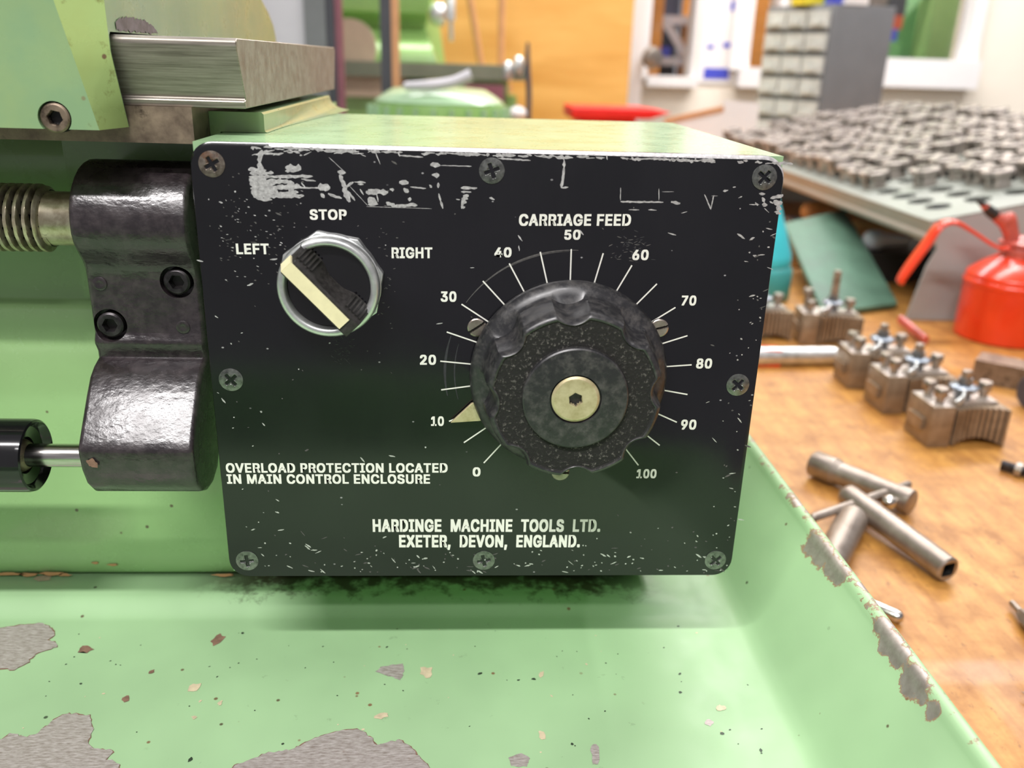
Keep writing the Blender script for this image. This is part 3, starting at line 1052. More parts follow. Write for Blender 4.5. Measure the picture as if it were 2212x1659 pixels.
# wear hanging down from the top edge
for i in range(150):
    px = random.uniform(470, 1690)
    py0 = 303 + (px - 402) * 0.0294 + 11
    dens = 1 if (540 < px < 760 or 980 < px < 1120) else 0.5
    if random.random() < dens:
        stroke(bm, (px, py0 + random.uniform(-2, 3)), (px + random.uniform(6, 30), py0 + random.uniform(0, 4)), random.uniform(2, 6), 1, 0.8)
for i in range(26):
    px = random.uniform(540, 800)
    stroke(bm, (px, 322 + random.uniform(-2, 14)), (px + random.uniform(5, 32), 324 + random.uniform(-2, 14)), random.uniform(1.5, 4), 1, 0.8)
# pin-prick scratches, thick along the bottom and the right edge
for i in range(330):
    r_ = random.random()
    if r_ < 0.55:
        px, py = random.uniform(520, 1575), 1236 - abs(random.gauss(0, 42))
    elif r_ < 0.75:
        py = random.uniform(400, 1220); px = 1690 - (py - 341) * 0.13 - abs(random.gauss(0, 38))
    elif r_ < 0.88:
        py = random.uniform(340, 1200); px = 408 + (py - 303) * 0.104 + abs(random.gauss(0, 90))
    else:
        px, py = random.uniform(480, 1600), random.uniform(340, 1200)
    a_ = random.uniform(-0.5, 0.9)
    L_ = random.choice((3, 3, 4, 5, 9, 14))
    stroke(bm, (px, py), (px + L_ * math.cos(a_), py + L_ * math.sin(a_)), random.uniform(1.6, 4.2), random.choice((1, 1, 2)), 0.4, steps=3)
for i in range(130):
    px, py = random.uniform(470, 660), random.gauss(505, 60)
    stroke(bm, (px, py), (px + random.uniform(2, 6), py + random.uniform(0, 3)), random.uniform(1, 2.4), random.choice((2, 2, 1)), 0.4, steps=3)
for i in range(70):
    px, py = random.gauss(815, 22), random.gauss(600, 60)
    if (px - 706) ** 2 + (py - 610) ** 2 > 124 ** 2:
        stroke(bm, (px, py), (px + random.uniform(2, 7), py + random.uniform(-3, 3)), random.uniform(1, 2.2), 2, 0.4, steps=3)
for i in range(60):
    px, py = random.gauss(1360, 20), random.gauss(535, 16)
    stroke(bm, (px, py), (px + random.uniform(3, 12), py + random.uniform(-5, 5)), random.uniform(1, 2.4), random.choice((2, 3)), 0.5, steps=3)
for i in range(40):
    px, py = random.gauss(738, 14), random.gauss(755, 18)
    stroke(bm, (px, py), (px + random.uniform(3, 9), py + random.uniform(-4, 8)), random.uniform(1, 2.4), 3, 0.5, steps=3)
DX, DZ = 0.1108, 0.0745


def arc(bm, R, a0, a1, w, mat):
    m = 40
    va, vb = [], []
    for k in range(m + 1):
        a_ = math.radians(a0 + (a1 - a0) * k / m)
        q = V((math.cos(a_), 0, math.sin(a_)))
        ww = w * (0.3 + 0.7 * math.sin(PI * k / m))
        va.append(bm.verts.new(V((DX, -0.00003, DZ)) + q * (R + ww / 2)))
        vb.append(bm.verts.new(V((DX, -0.00003, DZ)) + q * (R - ww / 2)))
    for k in range(m):
        bm.faces.new((va[k], vb[k], vb[k + 1], va[k + 1])).material_index = mat


arc(bm, 0.0392, 88, 145, 0.0005, 2)
arc(bm, 0.0388, 92, 120, 0.0002, 2)
arc(bm, 0.0385, 162, 192, 0.0008, 3)
arc(bm, 0.0355, 165, 195, 0.0004, 3)
plate = finish('face_plate', bm, ['plate', 'bare_alu', 'scuff', 'scuff_dim'], boxo, smooth=40)

# lettering and dial scale
try:
    FONT = bpy.data.fonts.load(os.path.join(bpy.utils.system_resource('DATAFILES', path='fonts'), 'Inter.woff2'))
except Exception:
    FONT = None


def letters(bm, s, px0, px1, py0, py1, bold=0.034, space=1.09):
    """one line of text fitted between picture columns px0..px1 and rows py0 (top) .. py1 (base) of the plate"""
    cu = bpy.data.curves.new('lettering', 'FONT')
    cu.body = s
    if FONT:
        cu.font = FONT
    cu.space_character = space
    cu.resolution_u = 4
    o = bpy.data.objects.new('lettering', cu)
    COL.objects.link(o)
    dg = bpy.context.evaluated_depsgraph_get()
    me = bpy.data.meshes.new_from_object(o.evaluated_get(dg))
    bpy.data.objects.remove(o)
    bpy.data.curves.remove(cu)
    xs = [v.co.x for v in me.vertices]
    yy = [v.co.y for v in me.vertices]
    y0 = (0.0 if ',' in s else min(yy)) - bold * 0.7
    xa, xb, yb_ = min(xs) - bold, max(xs) + bold, max(yy) + bold * 0.7
    pc = (py0 + py1) / 2
    a, b = onplate(px0, pc), onplate(px1, pc)
    top, bot = onplate((px0 + px1) / 2, py0), onplate((px0 + px1) / 2, py1)
    kx = (b.x - a.x) / (xb - xa)
    kz = (top.z - bot.z) / (yb_ - y0)
    sl = (b.z - a.z) / (b.x - a.x)
    lay_ = 0
    for i in (-1, -0.5, 0, 0.5, 1):
        for j in (-1, 0, 1):
            off = len(bm.verts)
            lay_ += 1
            for v in me.vertices:
                X = (v.co.x + i * bold - xa) * kx
                bm.verts.new((a.x + X, -0.00009 - lay_ * 0.0000015, bot.z + (v.co.y + j * bold * 0.7 - y0) * kz + sl * (X - (b.x - a.x) / 2)))
            bm.verts.ensure_lookup_table()
            for p in me.polygons:
                try:
                    bm.faces.new([bm.verts[off + q] for q in p.vertices])
                except ValueError:
                    pass
    bpy.data.meshes.remove(me)


bm = B()
for s, x0, x1, y0, y1 in (('STOP', 669, 749, 452, 475), ('LEFT', 510, 581, 526, 549), ('RIGHT', 846, 934, 534, 558), ('CARRIAGE FEED', 1121, 1363, 462, 488), ('50', 1219, 1254, 496, 518), ('40', 1068, 1105, 534, 556), ('60', 1366, 1401, 539, 562),
                          ('30', 952, 986, 629, 652), ('70', 1472, 1504, 638, 660), ('20', 907, 942, 766, 788), ('80', 1504, 1538, 774, 796), ('10', 931, 959, 899, 920), ('90', 1471, 1504, 906, 928), ('0', 1021, 1038, 1009, 1029), ('100', 1375, 1418, 1013, 1033),
                          ('OVERLOAD PROTECTION LOCATED', 488, 967, 1000, 1021), ('IN MAIN CONTROL ENCLOSURE', 490, 929, 1024, 1045)):
    letters(bm, s, x0, x1, y0, y1)
letters(bm, 'HARDINGE  MACHINE  TOOLS  LTD.', 805, 1297, 1121, 1149, 0.040)
letters(bm, 'EXETER,  DEVON,  ENGLAND.', 862, 1253, 1155, 1182, 0.040)
finish('lettering', bm, 'ink', plate, smooth=0)
ends = [(1045, 1000), (1002, 956), (970, 910), (953, 842), (951, 780), (965, 717), (997, 657), (1043, 607), (1100, 569), (1167, 544), (1234, 538), (1303, 547), (1365, 573), (1419, 613), (1459, 664), (1485, 725), (1494, 788), (1485, 852), (1462, 912), (1425, 962), (1379, 1005)]
bm = B()
for e in ends:
    p = onplate(*e, -0.00006)
    c = V((DX, -0.00006, DZ))
    d = (p - c).normalized()
    q = c + d * 0.0285
    nr = V((-d.z, 0, d.x)) * 0.00022
    flat_poly(bm, [p + nr, q + nr, q - nr, p - nr], 0)
finish('dial_scale', bm, 'ink', plate, smooth=0)


# eight cross-head plate screws
def cross(x, y, R=0.0037):
    r = math.hypot(x, y)
    h = 0.00035 * (1 - (r / R) ** 2) + 0.00012
    a_, b_ = abs(x), abs(y)
    L_, w_ = 0.0023, 0.00058
    ins = max(min(1, (L_ - a_) / 0.00025, (w_ - b_) / 0.00018), min(1, (L_ - b_) / 0.00025, (w_ - a_) / 0.00018))
    d1, d2 = abs(x + y) * 0.7071, abs(x - y) * 0.7071
    ins2 = max(min(1, (0.0015 - d1) / 0.0002, (0.00022 - d2) / 0.0001), min(1, (0.0015 - d2) / 0.0002, (0.00022 - d1) / 0.0001))
    if ins > 0:
        h -= 0.0013 * min(1, ins) * (1 - 0.45 * r / L_)
    elif ins2 > 0:
        h -= 0.00025 * ins2
    return h


px_ = [0.0062, 0.0857, 0.1659]
pz_ = [0.1364, 0.0712, 0.0064]
k_ = 0
first = {}
for (x, z, mt, rt) in ((px_[0], pz_[0], 'rusty_screw', 0.5), (px_[1], pz_[0], 'screw', 0.35), (px_[2], pz_[0], 'screw', 0.9), (px_[0], pz_[1], 'screw', 0.7), (px_[2], pz_[1], 'screw', 0.85), (px_[0], pz_[2], 'screw', 0.1), (px_[1], pz_[2], 'screw', 0.2), (px_[2], pz_[2], 'screw', 0.75)):
    bm = relief(B(), (x, -0.0001, z), (0, -1, 0), 0.0037, cross, 40, 96, 0.0008, 0, (-0.0004, 1), rt)
    s_ = finish('cross_head_screw', bm, [mt, 'dark'], boxo, smooth=50)
    if mt == 'rusty_screw':
        s_['label'] = 'rust-stained cross-head screw'


# slotted dial plate screws peeping out from behind the knob
def slot(x, y, R=0.0030):
    r = math.hypot(x, y)
    return 0.0012 - max(0, r - R * 0.85) * 0.8 - (0.0008 if abs(y) < 0.00035 else 0)


for (p, rt) in (((1030, 706), 0.6), ((1423, 707), 0.25), ((1210, 1018), 0.0)):
    c = onplate(*p)
    bm = relief(B(), (c.x, 0, c.z), (0, -1, 0), 0.0029, slot, 24, 64, 0.0016, 0, (0.0005, 1), rt)
    finish('slotted_screw', bm, ['bolt', 'dark'], boxo, smooth=40)

# feed dial: lobed knob
prof = [(0.0, -0.0), (0.0290, 0.0), (0.0304, 0.0006), (0.0308, 0.0018), (0.0307, 0.0034), (0.0300, 0.0048), (0.0288, 0.0058), (0.0280, 0.0064), (0.0273, 0.0073), (0.0270, 0.0090), (0.0268, 0.0120), (0.0266, 0.0150), (0.0263, 0.0178), (0.0258, 0.0194), (0.0251, 0.0203), (0.0246, 0.0205), (0.0241, 0.0204), (0.0237, 0.0201),
        (0.0158, 0.0201), (0.01565, 0.0203), (0.0155, 0.0212), (0.0151, 0.0215), (0.0078, 0.0217), (0.0076, 0.0217), (0.0076, 0.0200), (0.0, 0.0200)]
LOB = [math.radians(86 + 45 * k) for k in range(8)]


def lobes(i, t, r):
    if i < 6 or i > 17:
        return r
    # spin()'s u axis for axis (0,-1,0) is -x, w is +z  -> angle in the plate plane
    ang = math.atan2(math.sin(t), -math.cos(t))
    d = min(abs((ang - L + PI) % (2 * PI) - PI) for L in LOB) * 0.0255
    k = max(0.0, 1 - (d / 0.0047) ** 2)
    dep = 0.0027 * k ** 0.85
    f = {6: 0.0, 7: 0.35, 8: 0.9, 15: 0.9, 16: 0.75, 17: 0.7}.get(i, 1.0)
    return r - dep * f


mats_ = [0] * (len(prof) - 1)
for i in range(16, 19):
    mats_[i] = 1
bm = spin(B(), prof, (DX, -0.0012, DZ), (0, -1, 0), 288, 0, mats_, lobes)
a, u, w = frame_of((0, -1, 0))
knob = finish('dial_knob', bm, ['bakelite', 'fluff'], boxo, smooth=32)


def zscrew(x, y):
    r = math.hypot(x, y)
    h = -max(0, r - 0.0063) * 0.6
    return h - 0.0022 * (1 - sstep(0.00165, 0.0019, hexdist(x, y)))


bm = relief(B(), (DX, -0.0012 - 0.0218, DZ), (0, -1, 0), 0.0071, zscrew, 44, 84, 0.0016, 0, (-0.0010, 1), 0.1)
finish('dial_screw', bm, ['yellow_zinc', 'grip_black'], knob, smooth=40).__setitem__('label', 'yellowish socket screw')
bm = prism(B(), [(0.0742, -0.0008, 0.0580), (0.0806, -0.0008, 0.0645), (0.0900, -0.0008, 0.0690), (0.0900, -0.0008, 0.0600), (0.0832, -0.0008, 0.0587)], (0, -0.0012, 0))
finish('pointer', bm, 'yellow_zinc', knob, bevel=0.0001, seg=1)['label'] = 'pale yellow pointer'

# selector switch
SX, SZ = 0.0385, 0.1027
bm = B()
R8 = 0.0160
oct_ = [(SX + R8 * math.cos(math.radians(12.5 + 45 * k)), SZ + R8 * math.sin(math.radians(12.5 + 45 * k))) for k in range(8)]
prism(bm, [(x, -0.00005, z) for x, z in oct_], (0, -0.0030, 0))
sel = finish('selector_switch', bm, 'zinc', boxo, smooth=20, bevel=0.0004, seg=2)
bm = spin(B(), [(0.0122, 0.0), (0.0150, 0.0), (0.0150, 0.0034), (0.0146, 0.0036), (0.0148, 0.0042), (0.0150, 0.0056), (0.0148, 0.0068), (0.0142, 0.0076), (0.0132, 0.0077), (0.0126, 0.0074), (0.0123, 0.0069), (0.0121, 0.0060), (0.0121, 0.0040), (0.0122, 0.0)], (SX, -0.0006, SZ), (0, -1, 0), 96)
finish('bezel', bm, 'zinc', sel, smooth=50)
bm = spin(B(), [(0, 0), (0.0121, 0), (0.0121, 0.0050), (0.0119, 0.0054), (0, 0.0055)], (SX, -0.0006, SZ), (0, -1, 0), 72)
finish('rotor_disc', bm, 'gloss_black', sel, smooth=40)
# handle bar, turned towards LEFT
hd = V((0.685, 0, -0.728)).normalized()   # along the bar, down to the right
hn = V((0.728, 0, 0.685)).normalized()    # across, towards the upper right
hc = V((SX - 0.0010, 0, SZ - 0.0009))
yb, yt = -0.0058, -0.0140
bm = B()
rows = []
ns = 22
for i in range(ns + 1):
    s_ = -0.0132 + 0.0264 * i / ns
    scoop = 0.0016 * math.exp(-(s_ / 0.0052) ** 4)
    e = 0.0006 if i in (0, ns) else 0
    q = hc + hd * s_
    row = [q + hn * -0.0040 + V((0, yb, 0)), q + hn * -0.0036 + V((0, yt + 0.0006, 0)), q + hn * (-0.0033) + V((0, yt + e, 0)), q + hn * (0.0016) + V((0, yt + e, 0)), q + hn * 0.0020 + V((0, yt + 0.0005, 0)),
           q + hn * (0.0026 - scoop * 0.3) + V((0, yt + 0.0016, 0)), q + hn * (0.0052 - scoop) + V((0, yb - 0.0015, 0)), q + hn * (0.0058 - scoop) + V((0, yb, 0))]
    if i == 0:
        row = [p + hd * (0.0008 if 0 < k < 6 else -0.0012) for k, p in enumerate(row)]
    rows.append([bm.verts.new(p) for p in row])
for a, b in zip(rows, rows[1:]):
    for k in range(8):
        bm.faces.new((a[k], a[(k + 1) % 8], b[(k + 1) % 8], b[k]))
bm.faces.new(rows[0]); bm.faces.new(rows[-1][::-1])
bmesh.ops.recalc_face_normals(bm, faces=bm.faces)
hand = finish('handle', bm, 'grip_black', sel, smooth=30)
bm = B()
for s0 in (-0.0122, 0.0068):
    for k in range(5):
        q = hc + hd * (s0 + k * 0.00125)
        fa, fb = q + hn * 0.0027 + V((0, yt + 0.0014, 0)), q + hn * 0.0055 + V((0, yb - 0.0012, 0))
        ax = (fb - fa)
        obox(bm, (fa + fb) / 2, ax, hd, ax.cross(hd), ax.length, 0.00055, 0.0009)
finish('grip_ribs', bm, 'grip_black', hand, smooth=0)
bm = obox(B(), hc + hd * -0.0012 + hn * -0.0010 + V((0, yt - 0.0001, 0)), hd, (0, 1, 0), hn, 0.0226, 0.0006, 0.0040)
e1 = hd * -0.0014 + V((0, 0.0050, 0))
obox(bm, hc + hd * -0.0130 + hn * -0.0010 + V((0, yt + 0.0022, 0)), e1, hn.cross(e1), hn, 0.0052, 0.0008, 0.0040)
finish('ivory_inlay', bm, 'ivory', hand, bevel=0.0001, seg=1)['label'] = 'aged ivory inlay strip'

# ------------------------------------------------------------------ bracket, lead screw, stop rod
brk = thing('shaft_bracket', 'black enamelled cast bracket holding the lead screw beside the control box', 'bracket', (-0.025, 0.04, 0.08))
pr = []
for k in range(0, 10):
    a_ = math.radians(80 + 105 * k / 9)
    pr.append((0.0350 + 0.0200 * math.cos(a_), 0.1140 + 0.0190 * math.sin(a_)))
pr += [(0.0160, 0.1090), (0.0182, 0.1055), (0.0206, 0.1025), (0.0217, 0.1000), (0.0220, 0.0970), (0.0220, 0.0790), (0.0208, 0.0768), (0.0206, 0.0752), (0.0222, 0.0722), (0.0222, 0.0706), (0.0180, 0.0692), (0.0140, 0.0668), (0.0095, 0.0620), (0.0040, 0.0555), (0.0000, 0.0505), (-0.0018, 0.0482), (-0.0022, 0.0468), (-0.0015, 0.0400), (0.0005, 0.0345), (0.0045, 0.0300), (0.0100, 0.0275), (0.0160, 0.0272), (0.0230, 0.0300), (0.0300, 0.0400), (0.0400, 0.0520), (0.0543, 0.0560), (0.0543, 0.0800), (0.0586, 0.0820), (0.0586, 0.1300)]
bm = prism(B(), [(-0.0430, y, z) for y, z in pr], (0.0358, 0, 0))
es = [e for e in bm.edges if len(e.link_faces) == 2 and e.calc_face_angle(0) > math.radians(70) and abs(e.verts[0].co.x - e.verts[1].co.x) < 1e-6]
bmesh.ops.bevel(bm, geom=es, offset=0.0022, segments=4, profile=0.5, affect='EDGES', clamp_overlap=True)
# foundry chip
bcast = finish('casting', bm, 'bracket', brk, smooth=48)
for (px, py) in ((381, 610), (237, 703)):
    c = at_y(px, py, 0.0215)
    cut(bcast, cyl(B(), (c.x, 0.010, c.z), (c.x, 0.0275, c.z), 0.0054, 40))
bcast.data.shade_smooth()
bcast.data.set_sharp_from_angle(angle=math.radians(48))
for (px, py) in ((381, 610), (237, 703)):
    c = at_y(px, py, 0.0215)
    bm = socket_head(B(), V((c.x, 0.0215, c.z)), (0, -1, 0), 0.0042, 0.0040, 0.0026, 0.0006, 0.5)
    finish('cap_screw', bm, ['black_oxide', 'dark'], brk, smooth=40)
for (px, py) in ((215, 613), (395, 707)):
    c = at_y(px, py, 0.0217)
    bm = spin(B(), [(0, 0), (0.0022, 0), (0.0022, 0.0004), (0.0018, 0.0006), (0.0008, 0.0004), (0, 0.0003)], (c.x, 0.0221, c.z), (0, -1, 0), 32)
    finish('dowel_pin', bm, 'bracket', brk, smooth=40)
bm = B()
flat_poly(bm, ragged([V((-0.0404, -0.00235, 0.0445)), V((-0.0385, -0.00235, 0.0452)), V((-0.0368, -0.00215, 0.0436)), V((-0.0374, -0.00205, 0.0420)), V((-0.0398, -0.00205, 0.0424))], 0.0006, 0.0003, 5), 0)
for v in bm.verts:
    v.co.y = -0.00235 + max(0, 0.0468 - v.co.z) * -0.0 - 0.00015
finish('paint_chip', bm, 'rust', brk, smooth=0)['label'] = 'rusty paint chip'

ls = thing('lead_screw', 'oily steel lead screw with coarse thread entering the black bracket', 'lead screw', (-0.1, 0.035, 0.1138))
bm = B()
seg, PIT = 64, 0.00288
rings = []
X0, X1 = -0.30, -0.0560
nst = int((X1 - X0) / (PIT / 14))
for i in range(nst + 1):
    x = X0 + (X1 - X0) * i / nst
    ring = []
    for k in range(seg):
        t_ = 2 * PI * k / seg
        ph = ((x / PIT) + k / seg) % 1.0
        g = sstep(0.08, 0.26, ph) * (1 - sstep(0.62, 0.80, ph))
        r_ = 0.0080 + 0.0030 * g
        r_ = min(r_, 0.0110 - max(0, (x - (X1 - 0.0020))) * 1.0)
        ring.append(bm.verts.new((x, 0.0350 + r_ * math.cos(t_), 0.1138 + r_ * math.sin(t_))))
    rings.append(ring)
for a, b in zip(rings, rings[1:]):
    for k in range(seg):
        f = bm.faces.new((a[k], b[k], b[(k + 1) % seg], a[(k + 1) % seg]))
        if math.hypot(a[k].co.y - 0.0350, a[k].co.z - 0.1138) < 0.0094:
            f.material_index = 1
bm.faces.new(rings[0]); bm.faces.new(rings[-1][::-1])
bmesh.ops.recalc_face_normals(bm, faces=bm.faces)
finish('thread', bm, ['thread', 'black_oxide'], ls, smooth=50)
bm = spin(B(), [(0, -0.002), (0.0090, -0.002), (0.0089, 0.0), (0.0087, 0.0012), (0.0087, 0.016), (0, 0.016)], (-0.0565, 0.0350, 0.1138), (1, 0, 0), 64)
finish('journal', bm, 'thread', ls, smooth=40)

sr = thing('stop_rod', 'bright steel stop rod running into the lower lobe of the bracket', 'rod', (-0.07, 0.012, 0.0384))
finish('rod', cyl(B(), (-0.30, 0.0135, 0.0386), (-0.0400, 0.0135, 0.0386), 0.0039, 40), 'rod', sr, smooth=40)
bm = spin(B(), [(0.0040, 0.0), (0.0122, 0.0), (0.0122, 0.120), (0.0119, 0.1212), (0.0113, 0.1216), (0.0110, 0.1214), (0.0106, 0.1205), (0.0100, 0.1200), (0.0096, 0.1190), (0.0062, 0.1180), (0.0058, 0.1165), (0.0040, 0.1160), (0.0040, 0.0)], (-0.1850, 0.0135, 0.0386), (1, 0, 0), 72)
finish('stop_collar', bm, 'gloss_black', sr, smooth=35)['label'] = 'black collar'
bm = spin(B(), [(0.0039, 0.0), (0.0056, 0.0004), (0.0054, 0.0016), (0.0046, 0.0028), (0.0039, 0.0032), (0.0039, 0.0)], (-0.0690, 0.0135, 0.0386), (1, 0, 0), 40)
finish('grease_ring', bm, 'worn', sr, smooth=60)

# ------------------------------------------------------------------ work bench
BZ = -0.09
bench = thing('workbench', 'varnished orange-brown wooden workbench top beside the lathe', 'workbench', (0.7, 0.9, FLOOR))
finish('bench_top', box(B(), 0.2235, 1.35, -0.35, 2.2, BZ - 0.04, BZ), 'bench', bench, bevel=0.002)
finish('apron', box(B(), 0.26, 1.30, -0.30, 2.15, BZ - 0.14, BZ - 0.04), 'bench', bench)
for x in (0.28, 1.22):
    for y in (-0.28, 2.06):
        finish('leg', box(B(), x, x + 0.07, y, y + 0.07, FLOOR, BZ - 0.14), 'bench', bench)

# ------------------------------------------------------------------ chuck keys and loose tools on the bench
kz = BZ + 0.0098


def square_socket_rod(bm, p0, p1, r, af):
    """rod with a square hole in its far end p1"""
    p0, p1 = V(p0), V(p1)
    L = (p1 - p0).length
    a, u, w = frame_of(p1 - p0)
    spin(bm, [(0, 0), (r * 0.75, 0), (r * 0.95, r * 0.25), (r, r * 0.6), (r, L - 0.0010), (r - 0.0009, L - 0.0001)], p0, a, 48)
    bmesh.ops.delete(bm, geom=[f for f in bm.faces if len(f.verts) > 4], context='FACES_ONLY')
    ring = []
    for k in range(48):
        t_ = 2 * PI * k / 48
        c_, s_ = math.cos(t_), math.sin(t_)
        m_ = af / 2 / max(abs(c_), abs(s_))
        m_ = min(m_, af * 0.62)
        ring.append((c_ * m_, s_ * m_))
    outer = [bm.verts.new(p1 - a * 0.0001 + (u * math.cos(2 * PI * k / 48) + w * math.sin(2 * PI * k / 48)) * (r - 0.0009)) for k in range(48)]
    inn_ = [bm.verts.new(p1 - a * 0.0004 + u * x + w * y) for x, y in ring]
    deep = [bm.verts.new(p1 - a * 0.012 + u * x + w * y) for x, y in ring]
    for k in range(48):
        k2 = (k + 1) % 48
        bm.faces.new((outer[k], outer[k2], inn_[k2], inn_[k]))
        bm.faces.new((inn_[k], inn_[k2], deep[k2], deep[k])).material_index = 1
    bm.faces.new(deep).material_index = 1
    bmesh.ops.remove_doubles(bm, verts=bm.verts, dist=0.00002)
    bmesh.ops.recalc_face_normals(bm, faces=bm.faces)


p0, p1 = at_z(1826, 1066, BZ + 0.013), at_z(2050, 1232, BZ + 0.0082)
t = thing('chuck_key', 'steel chuck key with square socket end facing the camera and cross bar', 'chuck key', (p0.x, p0.y, BZ))
bm = B()
square_socket_rod(bm, p0, p1, 0.0072, 0.0082)
finish('body', bm, ['key', 'dark'], t, smooth=40)
q0, q1 = at_z(1752, 1120, BZ + 0.0150), at_z(1966, 1045, BZ + 0.0110)
qc = p0.lerp(p1, 0.16)
dd = (q1 - q0).normalized()
mid = (q0 + q1) / 2
finish('cross_bar', capsule(B(), q0, q1, 0.0026), 'key', t, smooth=40)
p0, p1 = at_z(1757, 1000, kz), at_z(1972, 1086, kz)
d = (p1 - p0).normalized()
t = thing('box_key', 'collared steel key with ball-ended cross bar lying behind the chuck key', 'key', (p0.x, p0.y, BZ))
L = (p1 - p0).length
bm = spin(B(), [(0, 0), (0.0082, 0), (0.0088, 0.0008), (0.0088, L * 0.24), (0.0082, L * 0.25), (0.0082, L * 0.27), (0.0076, L * 0.28), (0.0074, L * 0.86), (0.0078, L * 0.88), (0.0082, L * 0.93), (0.0078, L - 0.001), (0.0060, L), (0, L)], p0, d, 40)
finish('body', bm, 'key', t, smooth=40)
ce = p0.lerp(p1, 0.885)
cr = V((-0.25, -0.75, 0.10)).normalized()
cr = V((d.y, -d.x, 0.10)).normalized()
bm = capsule(B(), ce - cr * 0.017, ce + cr * 0.014, 0.0024)
finish('cross_pin', bm, 'rod', t, smooth=40)
for s_ in (0.0145,):
    bm = spin(B(), [(0, -0.0044)] + [(0.0044 * math.cos(k * PI / 10), 0.0044 * math.sin(k * PI / 10)) for k in range(-4, 5)] + [(0, 0.0044)], ce + cr * s_, cr, 24)
    finish('ball_end', bm, 'rod', t, smooth=60)
p0, p1 = at_z(1842, 1120, BZ + 0.009), at_z(1776, 1245, BZ + 0.009)
bm = cyl(B(), p0, p1, 0.0088, 40, 0, 0.0008)
tag(finish('steel_bar', bm, 'key', smooth=40), 'short grey steel bar poking out from behind the pan rim under the chuck key', 'bar')
p0, p1 = at_z(1845, 1292, BZ + 0.0034), at_z(1952, 1338, BZ + 0.0034)
tag(finish('dowel_rod', capsule(B(), p0, p1, 0.0034), 'rod', smooth=40), 'bright round-ended steel pin lying by the pan rim in front of the keys', 'pin')
# things at the right edge of the bench
p0, p1 = at_z(2186, 1302, BZ + 0.004), at_z(2275, 1400, BZ + 0.006)
t = thing('screwdriver_bit', 'small pointed grey driver lying at the right edge of the bench', 'driver', (p0.x, p0.y, BZ))
L = (p1 - p0).length
finish('tip', spin(B(), [(0, 0), (0.0016, 0), (0.0019, 0.010), (0, 0.0101)], p0, p1 - p0, 20), 'key', t)
finish('shank', spin(B(), [(0, 0.0095), (0.0028, 0.0096), (0.0044, 0.016), (0.0046, L), (0, L)], p0, p1 - p0, 6), 'key', t, smooth=20)
p0, p1 = at_z(2163, 1004, BZ + 0.004), at_z(2300, 1045, BZ + 0.004)
t = thing('scribing_tool', 'thin dark tool with an olive edge near the tool holders', 'tool', (p0.x, p0.y, BZ))
finish('shank', pipe(B(), [p0, p0.lerp(p1, 0.5), p1], [0.0038, 0.0036, 0.0045], 12, 0, 0.7), 'black_oxide', t)
c = p0.lerp(p1, 0.24)
finish('clip', spin(B(), [(0.0038, 0), (0.0054, 0), (0.0054, 0.004), (0.0038, 0.004), (0.0038, 0)], c, p1 - p0, 20), 'bolt', t)
p0, p1 = at_z(2205, 1493, BZ + 0.003), at_z(2330, 1560, BZ + 0.003)
tag(finish('scriber', spin(B(), [(0, 0), (0.003, 0.012), (0.003, 0.07), (0, 0.071)], p0, p1 - p0, 6), 'key', smooth=20), 'grey steel scriber point at the lower right edge of the bench', 'scriber')
c = at_z(2225, 850, BZ + 0.014)
bm = spin(B(), [(0, 0), (0.013, 0), (0.014, 0.001), (0.014, 0.030), (0.013, 0.031), (0, 0.031)], c, (1, 0.25, 0), 48, rfun=lambda i, t_, r: r + (0.0006 if int(t_ * 24 / PI) % 2 else 0) if 2 <= i <= 3 else r)
tag(finish('knurled_nut', bm, 'grey_dark', smooth=30), 'dark knurled nut at the right edge beside the nearest tool holder', 'nut')
p0, p1 = at_z(2125, 800, BZ + 0.010), at_z(2420, 860, BZ + 0.010)
dv = (p1 - p0).normalized()
bm = obox(B(), (p0 + p1) / 2 + V((0.0, 0.012, 0)), dv, V((0, 0, 1)).cross(dv), (0, 0, 1), (p1 - p0).length, 0.030, 0.020)
tag(finish('flat_bar', bm, 'worn', bevel=0.0012), 'long brownish flat steel bar behind the nearest tool holder', 'bar')
p0, p1 = at_z(1640, 770, BZ + 0.0085), at_z(1818, 768, BZ + 0.0085)
bm = B()
L = (p1 - p0).length + 0.09
st = p0 - (p1 - p0).normalized() * 0.09
spin(bm, [(0, 0), (0.0086, 0.0), (0.0086, L - 0.010), (0.0074, L - 0.004), (0.0070, L), (0, L)], st, p1 - p0, 32)
tag(finish('steel_tube', bm, 'zinc', smooth=40), 'bright silvery steel tube lying behind the control box edge', 'tube')


